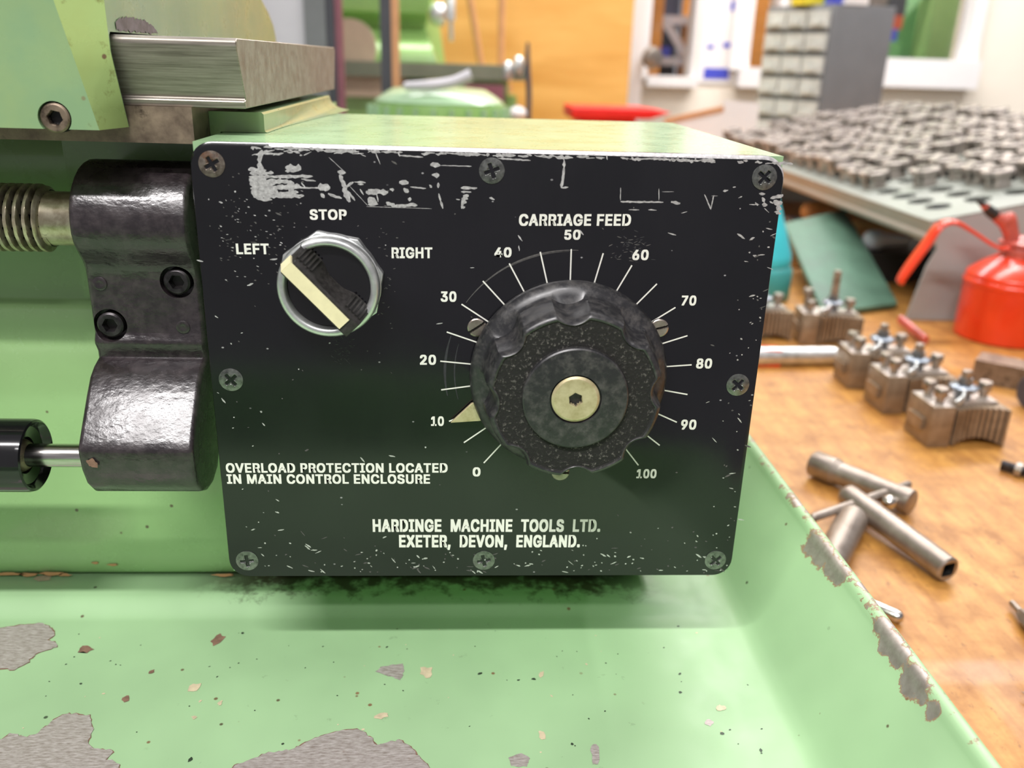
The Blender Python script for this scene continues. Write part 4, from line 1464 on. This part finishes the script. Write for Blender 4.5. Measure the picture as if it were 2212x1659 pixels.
# ------------------------------------------------------------------ quick-change tool holders
def holder(label, cx, cy, rot, h=0.032, tall=False, group='tool holders on the bench'):
    """tool holder: slotted left block, serrated concave front, clamp bolts and a washer-headed height screw"""
    t = thing('tool_holder', label, 'tool holder', (0, 0, 0), group)
    # built at the origin; placed below
    W_, D_ = 0.060, 0.034
    bm = prism(B(), [(0, 0, 0), (0.0035, 0, 0), (0.0035, 0.006, 0), (0.0205 - 0.0035, 0.006, 0), (0.017, 0, 0), (0.0165, 0, 0), (0.0165, D_, 0), (0, D_, 0)][0:1] + [(0.017, 0, 0), (0.017, D_, 0), (0, D_, 0)], (0, 0, h))
    bmesh.ops.translate(bm, verts=bm.verts, vec=V((0, 0, 0)))
    box(bm, -0.003, 0.0, 0.008, D_ - 0.006, h * 0.35, h * 0.62)
    for f in bm.faces:
        if f.normal.z > 0.9:
            f.material_index = 1
    finish('tool_block', bm, ['holder', 'holder_top'], t, bevel=0.0010)
    # serrated front: concave outline with ridges, underside arched
    pts = []
    n_ = 108
    for k in range(n_ + 1):
        x = 0.0185 + (W_ - 0.0185) * k / n_
        tt = (x - 0.0185) / (W_ - 0.0185)
        y = 0.0045 - 0.0045 * abs(2 * tt - 1) ** 2 + (0.0045 if ((k / 10.8) % 1.0) < 0.34 else 0.0)
        pts.append((x, y))
    bm = B()
    lo, hi = [], []
    for x, y in pts:
        tt = (x - 0.0185) / (W_ - 0.0185)
        arch = 0.006 * max(0, 1 - (2 * tt - 1) ** 2)
        lo.append(bm.verts.new((x, y, arch)))
        hi.append(bm.verts.new((x, y, h - 0.003)))
    lb = [bm.verts.new((v.co.x, D_ - 0.002, v.co.z)) for v in lo]
    hb = [bm.verts.new((v.co.x, D_ - 0.002, v.co.z)) for v in hi]
    for i in range(n_):
        bm.faces.new((lo[i], lo[i + 1], hi[i + 1], hi[i]))
        bm.faces.new((hi[i], hi[i + 1], hb[i + 1], hb[i]))
        bm.faces.new((lb[i + 1], lb[i], hb[i], hb[i + 1]))
        bm.faces.new((lo[i + 1], lo[i], lb[i], lb[i + 1]))
    bm.faces.new((lo[0], hi[0], hb[0], lb[0])); bm.faces.new((lo[-1], lb[-1], hb[-1], hi[-1]))
    finish('serrated_body', bm, 'holder', t, smooth=20)
    finish('top_web', box(B(), 0.015, W_ - 0.004, 0.012, D_ - 0.004, h - 0.006, h - 0.0005), 'holder_top', t, bevel=0.0008)
    for (x, y) in ((0.0085, 0.009), (0.0085, 0.025), (0.050, 0.022)):
        hh = 0.020 if (tall and x < 0.01 and y > 0.02) else 0.012
        bm = cyl(B(), (x, y, h - 0.002), (x, y, h + hh - 0.006), 0.0030, 20)
        spin(bm, [(0, 0), (0.0046, 0), (0.0050, 0.0006), (0.0050, 0.0060), (0.0044, 0.0068), (0, 0.0070)], (x, y, h + hh - 0.007), (0, 0, 1), 24)
        finish('clamp_bolt', bm, 'bolt', t, smooth=40)
    x, y = 0.033, 0.021
    bm = spin(B(), [(0, 0), (0.0055, 0), (0.0055, 0.004), (0.0075, 0.005), (0.0102, 0.0075), (0.0104, 0.0095), (0.0085, 0.0108), (0.0050, 0.0112), (0.0048, 0.0160), (0, 0.0162)], (x, y, h - 0.001), (0, 0, 1), 36)
    sc = finish('height_nut', bm, 'blue_nut', t, smooth=40)
    finish('height_screw', cyl(B(), (x, y, h + 0.012), (x, y, h + (0.040 if tall else 0.021)), 0.0036, 20, 0, 0.0006), 'bolt', sc, smooth=40)
    bm = pipe(B(), [(0.0185, 0.004, h + 0.001), (0.0225, 0.006, h + 0.003), (0.027, 0.010, h + 0.004), (0.029, 0.014, h + 0.007)], 0.0028, 12, 0, 0.6)
    finish('spring_catch', bm, 'zinc', t, smooth=50)
    t.location = (cx, cy, BZ)
    t.rotation_euler = (0, 0, rot)
    return t


holder('tool holder nearest the camera with a ribbed front, farthest right in the row', 0.4170, 0.3060, 0.03)
holder('tool holder second in the row, between the nearest one and the third', 0.4130, 0.3700, 0.02)
holder('third tool holder in the row, farthest of the three from the camera', 0.4085, 0.4280, -0.04)
holder('tool holder with a tall stud standing in front of the green sheet', 0.4120, 0.5520, -0.12, tall=True)
holder('tool holder half hidden by the control box edge beside the turquoise bottle', 0.3480, 0.5600, 0.05)
# small red lever and red handled piece near the holders
a, b = at_z(1945, 690, BZ + 0.012), at_z(2000, 735, BZ + 0.004)
tag(finish('red_lever', pipe(B(), [a, a.lerp(b, 0.5), b], 0.0052, 12, 0, 0.7), 'red_worn', smooth=50), 'small red lever lying between the tool holders and the oil can', 'lever')
a = at_z(1658, 750, BZ + 0.012)
tag(finish('red_stop_block', box(B(), a.x - 0.016, a.x + 0.006, a.y - 0.022, a.y - 0.008, BZ, BZ + 0.016), 'red', bevel=0.0015), 'red block beside the control box edge on the bench', 'block')

# green sheet leaning back under the rack
BL, BR, TL, TR = V((0.4719, 0.6449, BZ + 0.002)), V((0.5784, 0.6925, BZ + 0.002)), V((0.5087, 0.8989, -0.0329)), V((0.6120, 0.9498, -0.0204))
nrm = (BR - BL).cross(TL - BL).normalized()
bm = prism(B(), [BL, BR, TR, TL], nrm * (0.006 if nrm.z > 0 else -0.006))
tag(finish('green_sheet', bm, 'sheet', bevel=0.0008), 'mottled green sheet sloping back under the collet rack', 'sheet')
t = thing('file_rack_block', 'dark wooden block under the rack that the green sheet rests on', 'block', (0.56, 0.93, BZ))
finish('block', box(B(), 0.50, 0.63, 0.93, 0.98, BZ, -0.042), 'block_wood', t, bevel=0.001)

# turquoise bottle
bc = V((0.430, 0.742, BZ))
t = thing('squeeze_bottle', 'turquoise plastic bottle standing half behind the control box', 'bottle', bc)
finish('body', spin(B(), [(0, 0), (0.034, 0), (0.037, 0.004), (0.037, 0.034), (0.034, 0.040), (0.030, 0.042), (0, 0.042)], bc, (0, 0, 1), 48), 'teal_dark', t, smooth=50)
finish('neck_cone', spin(B(), [(0.033, 0.042), (0.034, 0.046), (0.033, 0.054), (0.024, 0.080), (0.014, 0.108), (0.010, 0.118), (0, 0.119)], bc, (0, 0, 1), 48), 'teal', t, smooth=50)

# oil can
oc = V((0.6420, 0.5895, BZ))
t = thing('oil_can', 'orange-red metal oil can with strap handle and bent spout', 'oil can', oc)
finish('body', spin(B(), [(0, 0), (0.0435, 0), (0.0455, 0.0015), (0.0455, 0.055), (0.0465, 0.056), (0.0470, 0.0585), (0.0462, 0.061), (0.0452, 0.062), (0.0452, 0.066), (0.0440, 0.068), (0.030, 0.079), (0.0205, 0.085), (0.020, 0.086), (0, 0.086)], oc, (0, 0, 1), 72), 'red', t, smooth=35)
finish('pump_collar', spin(B(), [(0, 0.085), (0.0185, 0.085), (0.0190, 0.0865), (0.0190, 0.094), (0.0178, 0.096), (0.0215, 0.0975), (0.0215, 0.1000), (0.0120, 0.102), (0.0060, 0.106), (0, 0.106)], oc, (0, 0, 1), 48), 'red_worn', t, smooth=35)
hp = [(2178, 536), (2150, 532), (2100, 500), (2062, 480), (2030, 488), (1998, 530), (1965, 575), (1945, 606), (1950, 612)]
P = [at_y(px, py, 0.5895 - 0.012) for px, py in hp]
bm = pipe(B(), P, [0.0040, 0.0042, 0.0048, 0.0068, 0.0082, 0.0086, 0.0086, 0.0074, 0.004], 14, 0, 0.38, up=V((0.75, 0, 0.65)))
finish('strap_handle', bm, 'red', t, smooth=60)
P = [at_y(px, py, 0.5895) for px, py in ((2212, 545), (2186, 535), (2180, 505), (2168, 484))]
bm = pipe(B(), P, [0.006, 0.007, 0.006, 0.005], 14)
finish('pump_lever', bm, 'red_worn', t, smooth=60)
P = [at_y(px, py, 0.5895) for px, py in ((2192, 540), (2184, 478), (2178, 472), (2168, 480), (2140, 458), (2128, 446), (2112, 434))]
bm = pipe(B(), P, [0.006, 0.0058, 0.006, 0.0058, 0.0046, 0.004, 0.0012], 14)
sp_ = finish('spout', bm, 'red_worn', t, smooth=60)
P = [at_y(px, py, 0.5895) for px, py in ((2150, 466), (2138, 456), (2126, 444), (2110, 433))]
finish('spout_tip', pipe(B(), P, [0.0052, 0.0054, 0.0036, 0.0013], 14), 'grip_black', sp_, smooth=60)

# ------------------------------------------------------------------ sloping collet rack
RO = V((0.5749, 0.648, 0.020))
RS = 0.206
rx = V((1, 0, RS)).normalized()
rn = V((-RS, 0, 1)).normalized()
ry = V((0, 1, 0))
RL, RY = 0.400, 0.90
rack = thing('collet_rack', 'sloping grey steel rack with round holes filled with collets', 'rack', (0.77, 1.15, BZ))
# top sheet with real holes: cells around each hole
bm = B()
cx0, cy0, px_c, py_c = 0.0360, 0.0557, 0.0455, 0.0400
NX, NY = 8, 21
HR = 0.0145


def rp_(u, v, n=0.0):
    return RO + rx * u + ry * v + rn * n


SEG = 20
for i in range(NX):
    for j in range(NY):
        u0, v0 = cx0 + px_c * i, cy0 + py_c * j
        inn_, out_, dp = [], [], []
        for k in range(SEG):
            t_ = 2 * PI * (k + 0.5) / SEG
            c_, s_ = math.cos(t_), math.sin(t_)
            m_ = 1 / max(abs(c_) / (px_c / 2), abs(s_) / (py_c / 2))
            inn_.append(bm.verts.new(rp_(u0 + HR * c_, v0 + HR * s_)))
            out_.append(bm.verts.new(rp_(u0 + m_ * c_, v0 + m_ * s_)))
            dp.append(bm.verts.new(rp_(u0 + HR * c_, v0 + HR * s_, -0.003)))
        corner = {}
        for k in range(SEG):
            k2 = (k + 1) % SEG
            bm.faces.new((inn_[k], out_[k], out_[k2], inn_[k2]))
            bm.faces.new((inn_[k2], dp[k2], dp[k], inn_[k]))
            t_ = 2 * PI * (k + 1) / SEG
            a1, a2 = 2 * PI * (k + 0.5) / SEG, 2 * PI * (k + 1.5) / SEG
            ca = math.atan2(py_c, px_c)
            for cc, (sx_, sy_) in ((ca, (1, 1)), (PI - ca, (-1, 1)), (PI + ca, (-1, -1)), (2 * PI - ca, (1, -1))):
                if a1 < cc < a2:
                    vc = bm.verts.new(rp_(u0 + sx_ * px_c / 2, v0 + sy_ * py_c / 2))
                    bm.faces.new((out_[k], vc, out_[k2]))
U0, U1 = cx0 - px_c / 2, cx0 + px_c * (NX - 0.5)
V0, V1 = cy0 - py_c / 2, cy0 + py_c * (NY - 0.5)
for (ua, ub, va, vb) in ((0, U0, 0, RY), (U1, RL, 0, RY), (U0, U1, 0, V0), (U0, U1, V1, RY)):
    bm.faces.new([bm.verts.new(rp_(*q)) for q in ((ua, va), (ub, va), (ub, vb), (ua, vb))])
bmesh.ops.recalc_face_normals(bm, faces=bm.faces)
finish('hole_plate', bm, 'rack', rack, smooth=0)
bm = B()
obox(bm, rp_(0.001, RY / 2, -0.0085), rx, ry, rn, 0.003, RY, 0.0165)
finish('front_lip', bm, 'rack_lip', rack, bevel=0.0008)
bm = cyl(B(), rp_(0.0018, 0, -0.020), rp_(0.0018, RY, -0.020), 0.0055, 20)
finish('lip_bead', bm, 'rack_lip', rack)
finish('back_lip', obox(B(), rp_(RL, RY / 2, -0.012), rx, ry, rn, 0.003, RY, 0.024), 'rack_lip', rack)
for v_ in (0.0015, RY - 0.0015):
    y_ = RO.y + v_
    pts = [V((RO.x + 0.002, y_, RO.z - 0.001)), V((RO.x + RL * rx.x, y_, RO.z + RL * rx.z - 0.001)), V((RO.x + RL * rx.x, y_, BZ)), V((RO.x - 0.006, y_, BZ)), V((RO.x + 0.006, y_, BZ + 0.06)), V((RO.x + 0.014, y_, RO.z - 0.03))]
    bm = prism(B(), pts, (0, 0.002 if v_ < 0.5 else -0.002, 0))
    finish('end_panel', bm, 'rack_panel', rack, smooth=0)

finish('under_tray', obox(B(), rp_(RL / 2, RY / 2, -0.024), rx, ry, rn, RL - 0.01, RY - 0.01, 0.003), 'grey_dark', rack)
# the collets standing in the holes
bm = spin(B(), [(0, -0.020), (0.0130, -0.020), (0.0136, -0.004), (0.0132, 0.0095), (0.0172, 0.0125), (0.0182, 0.0150), (0.0180, 0.0178), (0.0170, 0.0188), (0.0090, 0.0190), (0.0084, 0.0182), (0.0080, 0.002), (0, 0.002)], (0, 0, 0), (0, 0, 1), 28, 0, [0, 0, 0, 0, 0, 0, 0, 0, 0, 1, 1])
for k in range(3):
    a_ = 2 * PI * k / 3 + 0.4
    dvec = V((math.cos(a_), math.sin(a_), 0))
    obox(bm, dvec * 0.0124 + V((0, 0, 0.0112)), dvec, V((-dvec.y, dvec.x, 0)), (0, 0, 1), 0.0122, 0.0008, 0.0160, 1)
proto = finish('collet', bm, ['collet', 'dark'], smooth=40)
rack_rot = Matrix((rx, ry, rn)).transposed().to_euler()
empty_slots = {(0, 0), (0, 1), (0, 2), (1, 0), (1, 1), (1, 2), (0, 3), (2, 0), (1, 4), (5, 0), (3, 5)}
firstc = True
for i in range(NX):
    for j in range(NY):
        if (i, j) in empty_slots:
            continue
        o = proto if firstc else proto.copy()
        if not firstc:
            COL.objects.link(o)
        firstc = False
        lift = random.choice((0, 0, 0, 0.003, 0.006, -0.002))
        o.location = rp_(cx0 + px_c * i, cy0 + py_c * j, 0.002 + lift)
        e = rack_rot.copy()
        o.rotation_euler = e
        o.rotation_euler.rotate_axis('Z', random.uniform(0, 6.28))
        tag(o, 'round steel collet standing in a hole of the sloping grey rack', 'collet', 'collets in the rack')

# wooden file handles kept under the rack
for k, (x, y, lab) in enumerate(((0.600, 1.07, 'file with pale wooden handle lying farthest back under the rack lip'), (0.606, 0.985, 'file with pale wooden handle lying in the middle under the rack lip'), (0.602, 0.905, 'file with pale wooden handle lying nearest under the rack lip'))):
    z = BZ + 0.052
    hf = thing('hand_file', lab, 'file', (x, y, BZ + 0.036), 'files under the rack')
    bm = spin(B(), [(0, 0), (0.008, 0.001), (0.014, 0.006), (0.0165, 0.020), (0.0150, 0.045), (0.0110, 0.075), (0.0125, 0.090), (0.0105, 0.096), (0, 0.097)], (x, y, z), (1, 0.12, 0.0), 28)
    finish('wooden_handle', bm, 'block_wood', hf, smooth=50)
    finish('blade', obox(B(), V((x, y, z)) + V((1, 0.12, 0)).normalized() * 0.165, (1, 0.12, 0), (-0.12, 1, 0), (0, 0, 1), 0.14, 0.018, 0.005), 'black_oxide', hf)
tag(finish('file_box', box(B(), 0.592, 0.72, 0.85, 1.12, BZ, BZ + 0.036), 'grey_dark', bevel=0.002), 'dark box under the rack carrying the wooden handled files', 'box')
bm = spin(B(), [(0, 0), (0.009, 0.001), (0.013, 0.006), (0.013, 0.018), (0.009, 0.026), (0.006, 0.060), (0, 0.061)], (0.600, 0.845, BZ + 0.051), (1, 0.1, 0), 28)
tag(finish('pale_turned_peg', bm, 'grey_light', smooth=50), 'pale pinkish turned peg end under the rack near the files', 'peg')
tag(finish('rest_block', box(B(), 0.59, 0.66, 0.825, 0.848, BZ, BZ + 0.038), 'grip_black', bevel=0.001), 'black block under the pale peg in the shade of the rack', 'block')

# ------------------------------------------------------------------ small-parts drawer cabinet behind the rack
ang = math.radians(28)
cxv, cyv = V((math.cos(-0.10), math.sin(-0.10), 0)), None
K0 = V((0.872, 1.74, BZ))
ux = V((0.985, 0.17, 0)).normalized()          # along the grey side
uy = V((-0.52, 0.85, 0)).normalized()         # along the drawer front, going away to the left
cab = thing('drawer_cabinet', 'grey small-parts cabinet with rows of clear drawers behind the rack', 'cabinet', K0)
H_, WS, WD = 0.393, 0.148, 0.185
bm = prism(B(), [K0, K0 + ux * WS, K0 + ux * WS + uy * WD, K0 + uy * WD], (0, 0, H_))
finish('carcass', bm, 'grey', cab, bevel=0.002)
for r_ in range(8):
    z0 = BZ + 0.012 + r_ * 0.0475
    for c_ in range(3):
        s0 = 0.008 + c_ * 0.058
        nrm = V((-uy.y, uy.x, 0)).normalized()
        if nrm.dot(ux) > 0:
            nrm = -nrm
        cen = K0 + uy * (s0 + 0.027) + nrm * 0.004 + V((0, 0, z0 + 0.019 - BZ))
        d_ = finish('drawer', obox(B(), cen, uy, nrm, (0, 0, 1), 0.052, 0.010, 0.036), 'drawer', cab, bevel=0.001)
        finish('drawer_pull', obox(B(), cen + nrm * 0.008 + V((0, 0, -0.008)), uy, nrm, (0, 0, 1), 0.030, 0.008, 0.010), 'drawer', d_)
tz = BZ + H_
for nm, lab, off, sz, mt in (('yellow_tub', 'yellow tub on the left top corner of the drawer cabinet', (0.012, 0.09), (0.05, 0.05, 0.05), 'yellow'), ('white_carton', 'white carton on top of the drawer cabinet', (0.06, 0.03), (0.055, 0.06, 0.04), 'white'), ('blue_tin', 'blue tin on top of the drawer cabinet', (0.022, 0.03), (0.026, 0.03, 0.036), 'blue'), ('grey_tin', 'grey tin on the right end of the cabinet top', (0.115, 0.03), (0.04, 0.05, 0.03), 'drawer_dark')):
    c = K0 + ux * off[0] + uy * off[1] + V((0, 0, H_ + sz[2] / 2))
    tag(finish(nm, obox(B(), c, ux, V((-ux.y, ux.x, 0)), (0, 0, 1), *sz), mt, bevel=0.002), lab, 'container')

# ------------------------------------------------------------------ far background machines
# grey machine column on the left with a maroon edge
t = thing('grey_machine_column', 'tall grey machine column with a maroon corner strip behind the tailstock', 'machine', (-0.16, 1.25, FLOOR))
finish('light_panel', box(B(), -0.34, -0.1715, 1.20, 1.30, FLOOR, 1.1), 'grey_light', t, bevel=0.003)
finish('grey_panel', box(B(), -0.1710, -0.138, 1.195, 1.225, FLOOR, 1.1), 'grey', t, bevel=0.002)
finish('dark_corner', box(B(), -0.1375, -0.1255, 1.20, 1.225, FLOOR, 1.1), 'grey_dark', t, bevel=0.003)
finish('maroon_strip', box(B(), -0.1252, -0.1150, 1.205, 1.222, FLOOR, 1.1), 'maroon', t, bevel=0.003)
t = thing('dark_post', 'dark steel guard post with a brown strip in front of the far green machine', 'post', (-0.05, 1.3, FLOOR))
finish('upright', box(B(), -0.064, -0.046, 1.29, 1.31, FLOOR, 0.9), 'grey_dark', t, bevel=0.002)
finish('brown_strip', box(B(), -0.0455, -0.034, 1.29, 1.31, FLOOR, 0.9), 'brown_edge', t, bevel=0.001)
finish('foot_plate', box(B(), -0.10, 0.0, 1.25, 1.35, FLOOR, FLOOR + 0.01), 'grey_dark', t)
# green machine with overhanging arm
t = thing('milling_machine', 'bright green far machine with a rounded overhanging arm and steel table', 'machine', (-0.1, 1.95, FLOOR))
arm = [(1.88, 0.36), (1.86, 0.335), (1.86, 0.280), (1.865, 0.262), (1.90, 0.252), (1.91, 0.232), (1.88, 0.215), (1.83, 0.195), (1.81, 0.175), (1.81, 0.155), (1.83, 0.140), (1.87, 0.128), (1.93, 0.118), (2.05, 0.118), (2.05, 0.36)]
bm = B()
rows = []
for x in (-0.34, -0.20, -0.06, 0.0, 0.03):
    row = []
    for y, z in arm:
        xx = x
        if x > -0.01:
            lim = {0.0: 0.0, 0.03: 1.0}[x]
            xe_ = -0.004 if z > 0.27 else (-0.012 if z > 0.24 else (-0.022 + (0.245 - z) * 0.42))
            xx = xe_ - 0.006 * (1 - lim)
        row.append(bm.verts.new((xx, y, z)))
    rows.append(row)
for a, b in zip(rows, rows[1:]):
    for i in range(len(arm)):
        bm.faces.new((a[i], a[(i + 1) % len(arm)], b[(i + 1) % len(arm)], b[i]))
bm.faces.new(rows[0][::-1]); bm.faces.new(rows[-1])
bmesh.ops.recalc_face_normals(bm, faces=bm.faces)
finish('overarm', bm, 'far_green', t, smooth=50)
finish('column', box(B(), -0.34, -0.02, 2.02, 2.30, FLOOR, 0.36), 'far_green', t, bevel=0.02)
bm = spin(B(), [(0, 0), (0.018, 0.002), (0.024, 0.010), (0.026, 0.028), (0.022, 0.034), (0, 0.034)], (-0.006, 1.88, 0.262), (1, 0, 0), 32)
hub = finish('spindle_knob', bm, 'zinc', t, smooth=50)
finish('spindle_lever', capsule(B(), (0.040, 1.88, 0.305), (0.0435, 1.88, 0.205), 0.005), 'zinc', hub)
finish('spindle_cap', spin(B(), [(0, 0), (0.011, 0), (0.011, 0.05), (0.008, 0.055), (0, 0.055)], (0.041, 1.88, 0.25), (0, 0, 1), 24), 'zinc', hub, smooth=40)
bm = spin(B(), [(0, 0), (0.055, 0), (0.058, 0.004), (0.058, 0.02), (0, 0.02)], (-0.175, 1.79, 0.185), (0, -1, 0), 48)
finish('round_guard', bm, 'beige', t, smooth=40)
finish('table', box(B(), -0.30, 0.205, 1.72, 1.90, 0.128, 0.158), 'table_grey', t, bevel=0.004)
finish('table_slide', box(B(), -0.30, -0.06, 1.74, 1.95, 0.085, 0.128), 'beige', t, bevel=0.004)
finish('knee', box(B(), -0.25, 0.02, 1.76, 2.04, FLOOR, 0.085), 'far_green', t, bevel=0.01)
finish('saddle', box(B(), 0.02, 0.17, 1.74, 1.90, 0.095, 0.128), 'far_green', t, bevel=0.006)
finish('vice_block', box(B(), 0.075, 0.160, 1.70, 1.735, 0.070, 0.118), 'maroon', t, bevel=0.003)
finish('saddle_foot', box(B(), 0.02, 0.19, 1.76, 1.95, FLOOR, 0.095), 'far_green', t, bevel=0.01)
for x in (0.168, 0.190):
    finish('crank_knob', spin(B(), [(0, 0), (0.008, 0.001), (0.011, 0.010), (0.011, 0.030), (0.006, 0.038), (0, 0.04)], (x, 1.72, 0.128 + (x - 0.168) * 0.5), (0, 0, 1), 24), 'zinc', t, smooth=50)
finish('hand_lever', pipe(B(), [(0.207, 1.70, 0.205), (0.208, 1.70, 0.16), (0.213, 1.70, 0.10), (0.214, 1.70, 0.03)], [0.003, 0.006, 0.006, 0.005], 12), 'grey_dark', t)
finish('ball_grip', spin(B(), [(0, -0.016)] + [(0.020 * math.cos(k * PI / 10), 0.014 * math.sin(k * PI / 10)) for k in range(-4, 5)] + [(0, 0.016)], (0.190, 1.70, 0.062), (0, 0, 1), 24), 'white', t, smooth=60)
# two thin rods in front of the board
t = thing('rod_stand', 'pair of thin brown rods, one leaning, in front of the plywood board', 'rod stand', (0.12, 2.2, FLOOR))
finish('leaning_rod', cyl(B(), (0.128, 2.2, 0.10), (0.070, 2.2, 0.40), 0.009, 16), 'brown_edge', t)
finish('upright_rod', cyl(B(), (0.173, 2.2, FLOOR), (0.168, 2.2, 0.60), 0.009, 16), 'brown_edge', t)
finish('base_bar', box(B(), 0.10, 0.20, 2.17, 2.23, 0.085, 0.11), 'brown_edge', t)
# green ribbed motor cover
mc = V((0.040, 1.06, FLOOR))
t = thing('ribbed_motor', 'pale green ribbed motor cover just above the top of the control box', 'motor', mc)
hz = 0.0985 - FLOOR
bm = spin(B(), [(0, hz + 0.031), (0.045, hz + 0.030), (0.066, hz + 0.028), (0.080, hz + 0.020), (0.090, hz + 0.013), (0.0925, hz + 0.011), (0.091, hz + 0.009), (0.088, hz + 0.009), (0, hz + 0.009)][::-1], mc, (0, 0, 1), 64)
finish('cap', bm, 'cover_green', t, smooth=45)
finish('body', spin(B(), [(0, 0), (0.095, 0), (0.095, 0.02), (0.07, 0.03), (0.07, hz - 0.16), (0.098, hz - 0.15), (0.098, hz - 0.01), (0.094, hz + 0.009), (0, hz + 0.0091)], mc, (0, 0, 1), 64), 'far_green', t, smooth=40)
for k in range(26):
    a_ = 2 * PI * k / 26 + 0.07
    dv = V((math.cos(a_), math.sin(a_), 0))
    finish('rib', obox(B(), mc + dv * 0.0995 + V((0, 0, hz - 0.065)), dv, V((-dv.y, dv.x, 0)), (0, 0, 1), 0.008, 0.0045, 0.14), 'cover_green', t)
P = [V((-0.005, 0.99, 0.131)), V((0.03, 0.985, 0.133)), V((0.06, 0.985, 0.138)), V((0.085, 0.985, 0.148))]
finish('lifting_strap', pipe(B(), P, [0.005, 0.007, 0.007, 0.008], 12), 'grey_light', t)
# red tray, white bin
t = thing('red_tray', 'bright red shallow tray behind the control box', 'tray', (0.34, 1.35, 0.06))
bm = prism(B(), [(0.262, 1.31, 0.0955), (0.300, 1.31, 0.0952), (0.400, 1.31, 0.0950), (0.437, 1.31, 0.0905), (0.400, 1.31, 0.0790), (0.262, 1.31, 0.0760)], (0, 0.14, 0))
finish('tray_body', bm, 'red_flat', t, bevel=0.002)
finish('stand', box(B(), 0.28, 0.38, 1.33, 1.43, BZ, 0.076), 'red_flat', t)
YB = 1.72
t = thing('white_bin', 'white bin with a brown trimmed sloping edge beside the drawer cabinet', 'bin', (0.66, YB, BZ))
pts = [at_y(px, py, YB) for px, py in ((1436, 266), (1562, 238), (1563, 216), (1641, 223))]
pts += [V((pts[3].x, YB, BZ)), V((pts[0].x, YB, BZ))]
bm = prism(B(), pts, (0, 0.006, 0))
box(bm, pts[0].x, pts[0].x + 0.006, YB + 0.0062, YB + 0.16, BZ, pts[0].z - 0.02)
box(bm, pts[3].x - 0.006, pts[3].x, YB + 0.0062, YB + 0.16, BZ, pts[0].z)
box(bm, pts[0].x, pts[3].x, YB + 0.161, YB + 0.167, BZ, pts[0].z - 0.02)
finish('bin_body', bm, 'white', t, smooth=0)
a, b = pts[0] + V((0, -0.002, 0.004)), pts[1] + V((0, -0.002, 0.004))
d = (b - a).normalized()
finish('brown_trim', obox(B(), (a + b) / 2 + V((0, 0.003, 0)), d, (0, 1, 0), d.cross(V((0, 1, 0))), (b - a).length, 0.010, 0.011), 'brown_edge', t)
